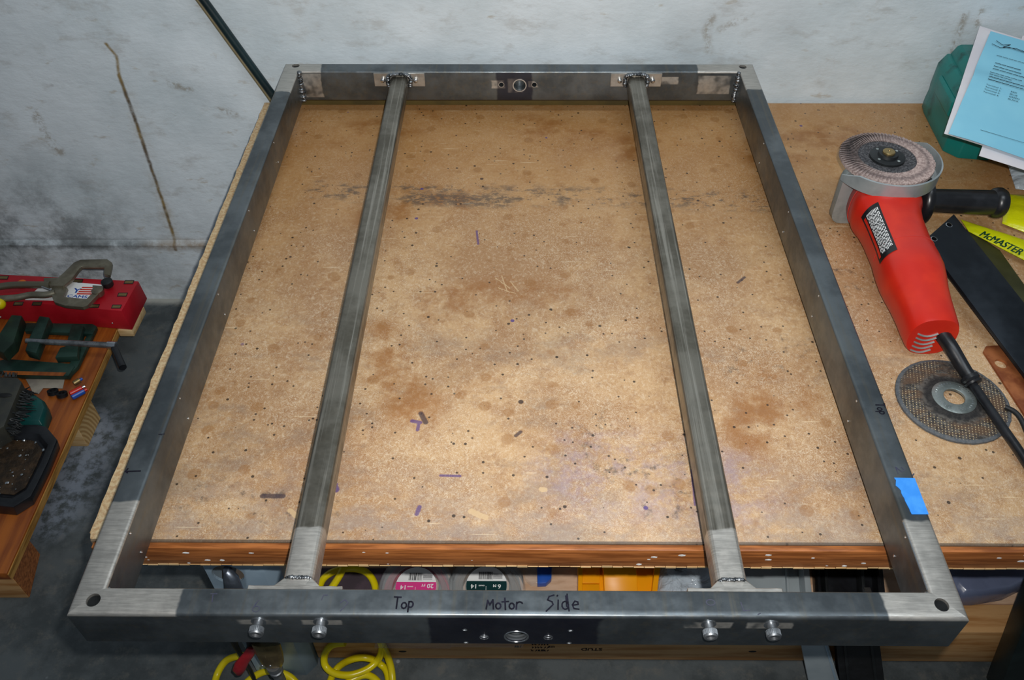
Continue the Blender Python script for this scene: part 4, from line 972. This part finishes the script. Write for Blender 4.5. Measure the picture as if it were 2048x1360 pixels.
# small connectors
def conn(p, q, r, m_, cap, label, z):
    a, b = az(*p, z), az(*q, z); t = thing('wire_connector', label, 'connector', (a.x, a.y, PZ), 'small connectors at the platform edge')
    m = MB(); d = b-a; m.lathe([(r*.6, 0), (r, d.length*.06), (r, d.length*.94), (r*.6, d.length)], a, d, 14); finish(m, 'barrel', m_, t)
    m = MB(); m.cyl(b, b+d.normalized()*.004, r*.55, n=10); finish(m, 'tip', cap, t)
conn((143, 795), (169, 781), .0052, M['blue'], M['red'], 'blue connector lowest in the little heap', PZ+.0058)
conn((139, 788), (165, 775), .0042, M['red'], M['bright'], 'dark red connector just above the blue one', PZ+.011)
conn((147, 768), (160, 760), .0045, M['brass'], M['blue'], 'silver and blue connector at the top of the heap', PZ+.010)
for q, lb in (((106, 784), 'black looped clip at the left of the heap'), ((124, 789), 'black looped clip between the left clip and the blue connector')):
    c = az(*q, PZ+.004); m = MB(); m.lathe([(.0045, -.003), (.0085, -.003), (.0085, .003), (.0045, .003)], c, (0, .35, 1), 20, closed=True); single(m, 'black_clip', M['black'], lb, 'clip', (c.x, c.y, PZ), 'small connectors at the platform edge')
# teal case, dark tool, black tray on the platform
P = az_l([(20, 852), (84, 850), (95, 820), (90, 804), (70, 790), (20, 785)], PZ+.02)
m = MB(); m.loft([[V((q.x, q.y, PZ)) for q in P], P, [q.lerp(sum(P, V())/6, .15)+V((0, 0, .006)) for q in P]]); single(m, 'teal_case', mat('dark_teal_plastic', '07403E', '0B4E4A', 20, .4), 'small dark teal plastic case beside the black tray', 'case', (P[0].x, P[0].y, PZ), bevel=.001)
wb = thing('wire_brush', 'dark grey block with black bristles at the left edge, below the vise', 'brush', (az(10, 800, PZ).x, az(10, 800, PZ).y, PZ+.0))
P = az_l([(-40, 752), (34, 754), (44, 764), (8, 852), (-40, 880)], PZ+.052)
m = MB(); m.loft([[V((q.x-.004, q.y, PZ+.0005)) for q in P], P]); finish(m, 'block', mat('dark_grey_casting', '3C3C34', '2C2E2C', 20, .5), wb, bevel=.002)
m = MB()
for i in range(150):
    s = random.random(); a = P[2].lerp(P[3], s)+V((0, 0, -random.uniform(.006, .03))); b = a+V((random.uniform(.010, .026)*(1-abs(s-.4)), random.uniform(-.004, .004), random.uniform(-.012, .004)))
    m.cyl(a, b, .0013, .0004, n=5)
for i in range(24):
    s = random.random(); a = P[0].lerp(P[1], .3+.7*s); b = a+V((random.uniform(-.003, .003), .006, .004)); m.cyl(a, b, .0012, .0004, n=5)
finish(m, 'bristles', M['black_rough'], wb, stuff=True)
c = az(8, 790, PZ+.053); m = MB(); m.blob(c, .007, 2, (1.8, .6, .2)); finish(m, 'slot', M['dark_hole'], wb)
tz = PZ+.022
ty = thing('black_tray', 'black plastic tray of metal filings at the left edge of the platform', 'tray', (az(40, 930, PZ).x, az(40, 930, PZ).y, PZ))
out_ = az_l([(-60, 850), (74, 849), (92, 853), (114, 879), (95, 925), (74, 968), (61, 992), (26, 1014), (-60, 1006)], tz)
cen_ = V((az(20, 930, tz).x, az(20, 930, tz).y, tz))
inn = [cen_ + (q-cen_)*.80 for q in out_]; inn2 = [cen_+(q-cen_)*.72-V((0, 0, .008)) for q in out_]
m = MB(); m.loft([[V((q.x-.003, q.y, PZ+.0005)) for q in out_], [q-V((0, 0, .003)) for q in out_], out_, inn, inn2]); finish(m, 'tray_body', M['black'], ty, bevel=.001)
m = MB(); m.prism([q.lerp(cen_, .08)+V((0, 0, .0006)) for q in inn2], (0, 0, .0012)); dirt = finish(m, 'metal_filings', mat('grimy_filings', '2E241A', '4A3826', 60, .4, .3, bump=.8, bscale=200, dist=.002), ty)
m = MB()
for i in range(36):
    c = cen_ + V((random.uniform(-.035, .035), random.uniform(-.05, .05), -.0045)); m.blob(c, random.uniform(.0006, .0026), 1, (1, 1, .5), .5, i)
finish(m, 'metal_chips', M['bright'], dirt, stuff=True)
c = az(23, 848, PZ+.028); m = MB(); m.blob(c, .003, 2, (1.5, 1, .5)); single(m, 'yellow_plug', M['yellow'], 'tiny yellow plug on the teal case', 'plug', (c.x, c.y, PZ+.024))

# ------------------------------------------------------------------ under the bench
SZ = -.322
def hose(name, pts, label, loc, r=.0047):
    m = MB(); m.tube(smooth_pts(pts, 7), r, 12); return single(m, name, M['yellow'], label, 'hose', loc, 'yellow air hose coils')
# loop on the shelf
P = [az(640, 1215, SZ+.008), az(636, 1190, SZ+.008), az(645, 1160, SZ+.008), az(668, 1143, SZ+.008), az(700, 1137, SZ+.008), az(730, 1143, SZ+.008), az(748, 1165, SZ+.008), az(752, 1200, SZ+.008), az(740, 1235, SZ+.012), az(712, 1262, SZ+.014), az(690, 1275, SZ+.012)]
hose('air_hose', P, 'loop of yellow air hose lying on the lower shelf beside the left crossbar', tuple(P[0]))
P = [az(688, 1132, SZ+.020), az(680, 1150, SZ+.018), az(662, 1178, SZ+.016), az(640, 1210, SZ+.014)]
hose('air_hose', P, 'short straight run of yellow hose crossing over the shelf loop', tuple(P[-1]))
def hp(x, y, lift): # lying against the front board or on the floor
    q = az(x, y, FL+.006+lift)
    return ay(x, y, .171) if q.y > .171 else q
P = [hp(430, 1420, 0), hp(428, 1385, 0), hp(434, 1350, .0), hp(452, 1322, .0), hp(480, 1312, .004), hp(510, 1314, .01), hp(530, 1330, .012), hp(560, 1352, .006), hp(590, 1380, 0), hp(600, 1420, 0)]
hose('air_hose', P, 'loop of yellow hose on the floor behind the red plier handle', tuple(P[0]))
P = [hp(480, 1400, .0), hp(488, 1372, .002), hp(510, 1352, .006), hp(535, 1342, .010), hp(560, 1345, .012), hp(585, 1358, .008), hp(602, 1385, 0), hp(605, 1430, 0)]
hose('air_hose', P, 'smaller yellow hose loop at the bottom edge under the brass coupler', tuple(P[0]))
P = [hp(690, 1285, .06), hp(664, 1290, .05), hp(650, 1308, .035), hp(650, 1330, .02), hp(668, 1346, .016), hp(700, 1350, .016), hp(735, 1338, .016), hp(757, 1318, .022), hp(764, 1296, .04), hp(760, 1280, .055)]
hose('air_hose', P, 'yellow hose loop with a sagging lower bend in front of the shelf board', tuple(hp(700, 1350, 0)))
P = [hp(765, 1290, .04), hp(775, 1312, .022), hp(783, 1340, .012), hp(785, 1375, .004), hp(780, 1420, 0)]
hose('air_hose', P, 'yellow hose strand dropping at the right side of the coil', tuple(P[-1]))
P = [hp(664, 1400, 0), hp(660, 1365, .0), hp(676, 1335, .0), hp(706, 1318, .002), hp(735, 1316, .004), hp(760, 1328, .004), hp(775, 1348, .002), hp(780, 1400, 0)]
hose('air_hose', P, 'wide yellow hose loop on the floor inside the coil', tuple(P[0]))
P = [hp(672, 1410, 0), hp(680, 1380, .008), hp(700, 1362, .009), hp(730, 1350, .009), hp(752, 1360, .009), hp(765, 1385, .004), hp(766, 1420, 0)]
hose('air_hose', P, 'lowest yellow hose loop at the bottom edge of the picture', tuple(P[0]))
# brass coupler on the hose
cp = thing('hose_coupler', 'tarnished brass hose coupler beside the red plier handle', 'coupler', tuple(az(550, 1340, FL+.02)))
a, b, c = ay(532, 1288, .128), ay(548, 1332, .128), ay(562, 1362, .128)
m = MB(); m.loft([[p + RT*(hw*math.cos(t)) + FW*(.009*math.sin(t)) for t in [2*PI*i/16 for i in range(16)]] for p, hw in ((a, .017), (a.lerp(b, .4), .0165), (a.lerp(b, .8), .014), (b, .010))]); cpl = finish(m, 'coupler_body', M['brass'], cp, bevel=.0008)
m = MB(); d = (c-b); m.lathe([(.009, -.004), (.0095, .002), (.007, .004), (.007, .010), (.0085, .011), (.0085, .016), (.0065, .018), (.0065, d.length)], b, d, 18); finish(m, 'ferrule', M['screw'], cp)
for q in ((525, 1331), (541, 1331)):
    e = ay(*q, .117); m = MB(); m.blob(e, .0016, 2); finish(m, 'bolt_head', M['bright'], cpl)
m = MB(); m.tube(smooth_pts([c, ay(575, 1390, .128), ay(590, 1430, .13)], 4), .0062, 12); finish(m, 'hose_tail', M['yellow'], cp)
# pliers hooked through the oval hole of the leg
pz = thing('pliers', 'pliers with a red grip hooked through the oval hole in the bench leg', 'pliers', tuple(ay(480, 1350, .15)))
N0 = [ay(453, 1137, .158), ay(462, 1155, .153), ay(468, 1180, .150), ay(478, 1215, .148)]
m = MB()
m.loft([[p + V((hw*math.cos(t), .006*math.sin(t), 0)) for t in [2*PI*i/14 for i in range(14)]] for p, hw in zip(N0, (.0035, .0085, .011, .010))]); finish(m, 'jaws', mat('dark_plier_steel', '6A727E', '8A929E', 40, .35, .8, bump=.3), pz, ang=60)
m = MB(); m.lathe([(.011, -.006), (.012, -.004), (.012, .004), (.011, .006)], ay(484, 1232, .148), (0, 1, 0), 20); finish(m, 'pivot', M['black_rough'], pz)
def blade(pts, ws, name, m_, t=.004):
    m = MB(); m.loft([[p + RT*(q*math.cos(k)) + FW*(t*math.sin(k)) for k in [2*PI*i/14 for i in range(14)]] for p, q in zip(pts, ws)]); return finish(m, name, m_, pz, ang=60)
blade([ay(488, 1235, .146), ay(505, 1270, .142), ay(506, 1292, .138), ay(497, 1310, .133)], (.009, .009, .0075, .006), 'handle', M['black_rough'])
blade([ay(504, 1296, .131), ay(496, 1310, .130), ay(484, 1325, .127), ay(478, 1340, .125), ay(479, 1348, .124)], (.0055, .0078, .0085, .008, .004), 'red_grip', mat('dipped_red_grip', '9E1A24', 'B42830', 20, .3), .005)
blade([ay(480, 1235, .146), ay(462, 1265, .148), ay(470, 1290, .15), ay(485, 1315, .15), ay(500, 1340, .15), ay(510, 1362, .15)], (.008, .006, .004, .003, .003, .003), 'handle', M['black_rough'])
# purple-brown slab
P = az_l([(640, 1260), (632, 1150), (640, 1136), (772, 1136), (785, 1260)], SZ+.004)
m = MB(); m.prism(P, (0, 0, -.0036)); single(m, 'abrasive_pad', M['purple'], 'purple-brown abrasive sheet under the hose loop on the lower shelf', 'abrasive sheet', (P[1].x, P[1].y, SZ), bevel=.0006)
# wire spools in clear packs
def spool(px, label, colr, darkc, words, rows_):
    c = az(*px, SZ+.024); t = thing('wire_spool', label, 'wire spool', (c.x, c.y, SZ), 'packaged wire spools on the lower shelf'); R_ = .045
    m = MB(); m.lathe([(.020, -.022), (R_, -.022), (R_, -.020), (.032, -.018), (.032, -.004), (R_-.002, -.002), (R_-.002, 0), (.020, 0)], c, (0, 0, 1), 40, closed=True); finish(m, 'reel', M['film'], t)
    m = MB()
    for i in range(6): m.lathe([(.033+.0016*i, -.016+.002*(i % 3)), (.0345+.0016*i, -.013+.002*(i % 3)), (.033+.0016*i, -.010+.002*(i % 3)), (.0315+.0016*i, -.013+.002*(i % 3))], c, (0, 0, 1), 40, closed=True)
    finish(m, 'wound_wire', darkc, t)
    m = MB(); m.tube(smooth_pts([c+V((.030, .022, -.004)), c+V((.040, .004, -.002)), c+V((.046, -.018, -.006)), c+V((.050, -.04, -.01))], 5), .0016, 8); finish(m, 'wire_end', darkc, t)
    RL = .0262; zc = c.z+.0006
    up = V((0, 1, 0)); ar = [V((c.x+RL*math.cos(a)*1.0, c.y+RL*1.05*math.sin(a), zc)) for a in [2*PI*i/40 for i in range(40)]]
    m = MB(); m.prism(ar, (0, 0, .0004)); lb = finish(m, 'label_card', M['white'], t)
    m = MB(); yy = c.y+.006; q = [V((c.x+RL*.985*math.cos(a), c.y+RL*1.03*math.sin(a), zc+.0005)) for a in [math.radians(193-12+ -0 + 0) + 0 for _ in ()]]
    a0 = math.asin(.006/RL); arcp = [V((c.x+RL*.99*math.cos(a), c.y+RL*1.04*math.sin(a), zc+.0005)) for a in [PI-a0+(PI+2*a0)*i/26 for i in range(27)]]
    m.prism(arcp, (0, 0, .0003)); finish(m, 'coloured_band', colr, lb)
    m = MB(); z = zc+.001
    for s_, x_, y_, sz_ in rows_: text_mb(m, s_, sz_, V((c.x+x_, c.y+y_, z)), (-1, 0, 0), (0, -1, 0), bold=.00025)
    ribbon(m, [(0, 0), (0, .009)], .0004, V((c.x-.0005, c.y-.010, z)), (1, 0, 0), (0, 1, 0))
    finish(m, 'label_lettering', M['white'], lb)
    m = MB(); x = c.x+.004
    for i in range(14):
        bw = random.choice((.0004, .0007, .001)); m.box(x-.014, x-.014+bw, c.y+.0085, c.y+.019, z-.0001, z); x += bw+random.choice((.0004, .0008))
    for i in range(4): m.box(c.x+.008, c.x+.020, c.y+.010+.0018*i, c.y+.0107+.0018*i, z-.0001, z)
    finish(m, 'bar_code', M['ink'], lb)
    m = MB(); hw = .047
    m.prism([V((c.x+a, c.y+b, SZ+.0008)) for a, b in ((-hw, -.07), (hw, -.07), (hw, .055), (-hw, .055))], (0, 0, .0005)); finish(m, 'backing_card', M['film'], t)
    m = MB(); m.lathe([(.050, -.0235), (.050, -.004), (.0465, .0025), (.030, .003), (.0296, .0024), (.046, .0018), (.0492, -.0044), (.0492, -.0235)], c, (0, 0, 1), 40, closed=True); finish(m, 'blister_shell', M['film'], t)
rows1 = [('14', -.006, -.0005, .0085), ('20', .0195, .0005, .0078), ('FT', .0095, -.0005, .0045), ('GAUGE', .003, -.0015, .0022), ('PRIMARY WIRE', .010, -.012, .003)]
spool((832, 1174), 'wire spool with a pink and white label in clear pack', M['pink'], M['red_wire'], None, [('14', -.0115, .0015, .0085), ('20', .0225, .0035, .0085), ('FT', .0118, .0035, .0048), ('GAUGE', -.0035, .0005, .0022), ('PRIMARY WIRE', .014, -.010, .0028)])
spool((973, 1172), 'wire spool with a black and white label in clear pack', M['teal_dark'], M['brown_wire'], None, [('14', -.0115, .0015, .0085), ('6', .0185, .0015, .0085), ('M', .0125, .0015, .0055), ('GAUGE', -.0025, .0005, .0022), ('PRIMARY WIRE', .014, -.010, .0028)])
# blister with blue part
t_ = thing('blister_pack', 'clear blister pack with a blue plastic insert between the spools and the orange rack', 'package', tuple(az(1075, 1150, SZ)))
P = az_l([(1046, 1120), (1050, 1155), (1062, 1166), (1096, 1166), (1106, 1150), (1106, 1120)], SZ+.010)
m = MB(); m.prism(P, (0, 0, -.0095)); finish(m, 'clear_shell', M['film'], t_, bevel=.001)
P = az_l([(1074, 1120), (1075, 1167), (1092, 1166), (1103, 1156), (1104, 1120)], SZ+.014)
m = MB(); m.prism(P, (0, 0, -.010)); finish(m, 'blue_insert', M['blue'], t_, bevel=.001)
# orange rack
orr = thing('orange_rack', 'bright orange plastic rack on the lower shelf beneath the bench edge', 'rack', tuple(az(1240, 1190, SZ)))
def px_box(x0, x1, y0, y1, z, th, name, m_, parent, sh=0):
    P = az_l([(x0, y1), (x1, y1), (x1+sh, y0), (x0+sh, y0)], z); m = MB(); m.prism(P, (0, 0, -th)); return finish(m, name, m_, parent, bevel=.0008)
px_box(1162, 1325, 1110, 1240, SZ+.012, .011, 'back_plate', M['orange'], orr)
px_box(1155, 1164, 1108, 1240, SZ+.032, .031, 'side_wall', M['orange'], orr, 2)
px_box(1298, 1309, 1108, 1240, SZ+.034, .033, 'side_wall', M['orange'], orr, 14)
px_box(1163, 1199, 1168, 1240, SZ+.018, .006, 'step', M['orange'], orr)
px_box(1163, 1200, 1110, 1166, SZ+.016, .004, 'step', M['orange'], orr)
A_, B2 = az(1208, 1158, SZ+.028), az(1275, 1158, SZ+.028)
m = MB(); pr = []
for x in (A_.x, B2.x):
    y = A_.y; z = SZ; pr.append([V((x, y+.05, z+.013)), V((x, y+.05, z+.028)), V((x, y+.012, z+.028)), V((x, y+.002, z+.0265)), V((x, y-.004, z+.022)), V((x, y-.030, z+.018)), V((x, y-.030, z+.012))])
m.loft(pr); finish(m, 'front_lip', M['orange'], orr, bevel=.0012)
# clear bag of parts
sheet('parts_bag', [az(1306, 1235, SZ+.018), az(1440, 1235, SZ+.004), az(1440, 1110, SZ+.004), az(1325, 1110, SZ+.018)], M['bag'], .016, 'crumpled clear plastic bag between the orange rack and right crossbar', 'bag', 18, .008, 11)
c = az(1350, 1140, SZ+.008); m = MB(); m.blob(c, .012, 3, (1.3, 1, .6), .3, 3); single(m, 'dark_fitting', M['dark_hole'], 'dark fitting inside the clear plastic bag on the shelf', 'fitting', (c.x, c.y, SZ))
P = az_l([(1440, 1235), (1430, 1110), (1500, 1110), (1502, 1235)], SZ+.005)
# grey tray and posts
gt = thing('grey_tray', 'ribbed grey sheet steel tray on the shelf right of the crossbar', 'tray', tuple(az(1560, 1200, SZ)))
P = az_l([(1482, 1240), (1470, 1100), (1600, 1100), (1618, 1240)], SZ+.004); m = MB(); m.prism(P, (0, 0, -.0035)); finish(m, 'tray_floor', M['greysheet'], gt, bevel=.0006)
for x in (1578, 1606):
    P = az_l([(x, 1240), (x-8, 1100), (x-3, 1100), (x+5, 1240)], SZ+.012); m = MB(); m.prism(P, (0, 0, -.008)); finish(m, 'rib', M['greysheet'], gt, bevel=.0006)
P = az_l([(1616, 1240), (1604, 1100), (1614, 1100), (1630, 1240)], SZ+.03); m = MB(); m.prism(P, (0, 0, -.029)); finish(m, 'tray_side', M['greysheet'], gt, bevel=.0006)
def post(pxs, Y0, Y1, depth, m_, name, label, lip=None):
    """steel channel standing on the floor in front of the shelf; pxs: top-left, top-right, bottom-right, bottom-left pixels"""
    a, b = ay(*pxs[0], Y0), ay(*pxs[1], Y0); c, d = az(*pxs[2], FL), az(*pxs[3], FL)
    t = thing(name, label, 'post', (d.x, d.y, FL)); y = V((0, depth, 0)); th = .0025
    def ring_(l, r): 
        ww = (r-l); q = V((0, th, 0)); s = ww.normalized()*th
        return [l, r, r+y, r+y-s, r-s+q, l+s+q, l+s+y, l+y]
    m = MB(); m.loft([ring_(d, c), ring_(a, b)]); return t, finish(m, 'channel', m_, t, bevel=.0005, seg=1), (a, b, c, d)
t1, _, q = post([(1597, 1262), (1648, 1262), (1690, 1400), (1624, 1400)], .154, .15, .018, M['greysheet'], 'steel_post', 'light grey steel channel leaning in front of the shelf board')
a, b, c, d = q
m = MB(); m.tube([d.lerp(c, .9)+V((0, -.001, 0)), a.lerp(b, .9)+V((0, -.001, 0))], .0014, 6); finish(m, 'fold_line', M['leg'], t1)
t2, _, q = post([(1668, 1230), (1752, 1230), (1774, 1400), (1684, 1400)], .15, .15, .02, M['dark_hole'], 'black_post', 'black steel channel standing beside the light grey one')
a, b, c, d = q
for k in (.18, .8):
    m = MB(); m.tube([d.lerp(c, k)+V((0, -.001, 0)), a.lerp(b, k)+V((0, -.001, 0))], .0018, 6); finish(m, 'rib', M['black_rough'], t2)
bt = thing('black_tray', 'deep black ribbed tray on the shelf near the right rail', 'tray', tuple(az(1700, 1200, SZ)))
P = az_l([(1636, 1225), (1626, 1100), (1762, 1100), (1775, 1225)], SZ+.006); m = MB(); m.prism(P, (0, 0, -.0055)); finish(m, 'tray_floor', M['black'], bt, bevel=.001)
for x, mm in ((1640, M['black']), (1655, M['black_rough']), (1728, M['black_rough']), (1760, M['black'])):
    P = az_l([(x, 1225), (x-9, 1100), (x-3, 1100), (x+6, 1225)], SZ+.028); m = MB(); m.prism(P, (0, 0, -.024)); finish(m, 'rib', mm, bt, bevel=.0008)
c = az(1735, 1180, SZ+.03); m = MB(); m.box(c.x-.004, c.x+.004, c.y-.003, c.y+.003, SZ+.028, SZ+.031); finish(m, 'bright_clip', M['bright'], bt)
# blue bag sagging at the right
bo = az_l([(1880, 1128), (1895, 1160), (1925, 1190), (1960, 1190), (2020, 1180), (2048, 1166), (2110, 1140), (2150, 1100), (1880, 1100)], SZ+.03)
cen_ = sum(bo, V())/9
m = MB(); m.loft([[V((q.x, q.y, SZ+.001)) for q in bo], bo, [q.lerp(cen_, .12)+V((0, 0, .006)) for q in bo], [q.lerp(cen_, .55)+V((0, 0, .008)) for q in bo]])
single(m, 'blue_bag', M['bluebag'], 'translucent dusky blue bag on the shelf at the right', 'bag', (cen_.x, cen_.y, SZ), bevel=.002)
c = az(1957, 1131, SZ+.045); m = MB(); m.box(c.x-.019, c.x+.019, c.y-.001, c.y+.001, c.z-.002, c.z); 
m.box(c.x-.019, c.x+.019, c.y-.001, c.y+.001, SZ+.036, c.z-.002); single(m, 'thin_slat', M['brass'], 'thin yellowish slat standing behind the blue bag', 'slat', (c.x, c.y, SZ+.036))
# dark leaning post at the far right
A_ = ay(2100, 1080, .15); 
m = MB(); a, b = ay(2098, 1190, .15), az(2008, 1400, FL)
m.prism([V((b.x-.012, b.y, FL)), V((b.x+.05, b.y, FL)), V((a.x+.05, a.y, a.z)), V((a.x-.012, a.y, a.z))], (0, .03, 0))
single(m, 'dark_brace', mat('dark_green_brace', '14201E', '1E2C2A', 20, .4, .3), 'dark green steel brace leaning at the bottom right corner', 'brace', (b.x, b.y, FL), bevel=.001)
# dark sheet leaning on the floor, lower middle
for o in list(bpy.data.objects):
    if 'o' in o.keys(): del o['o']
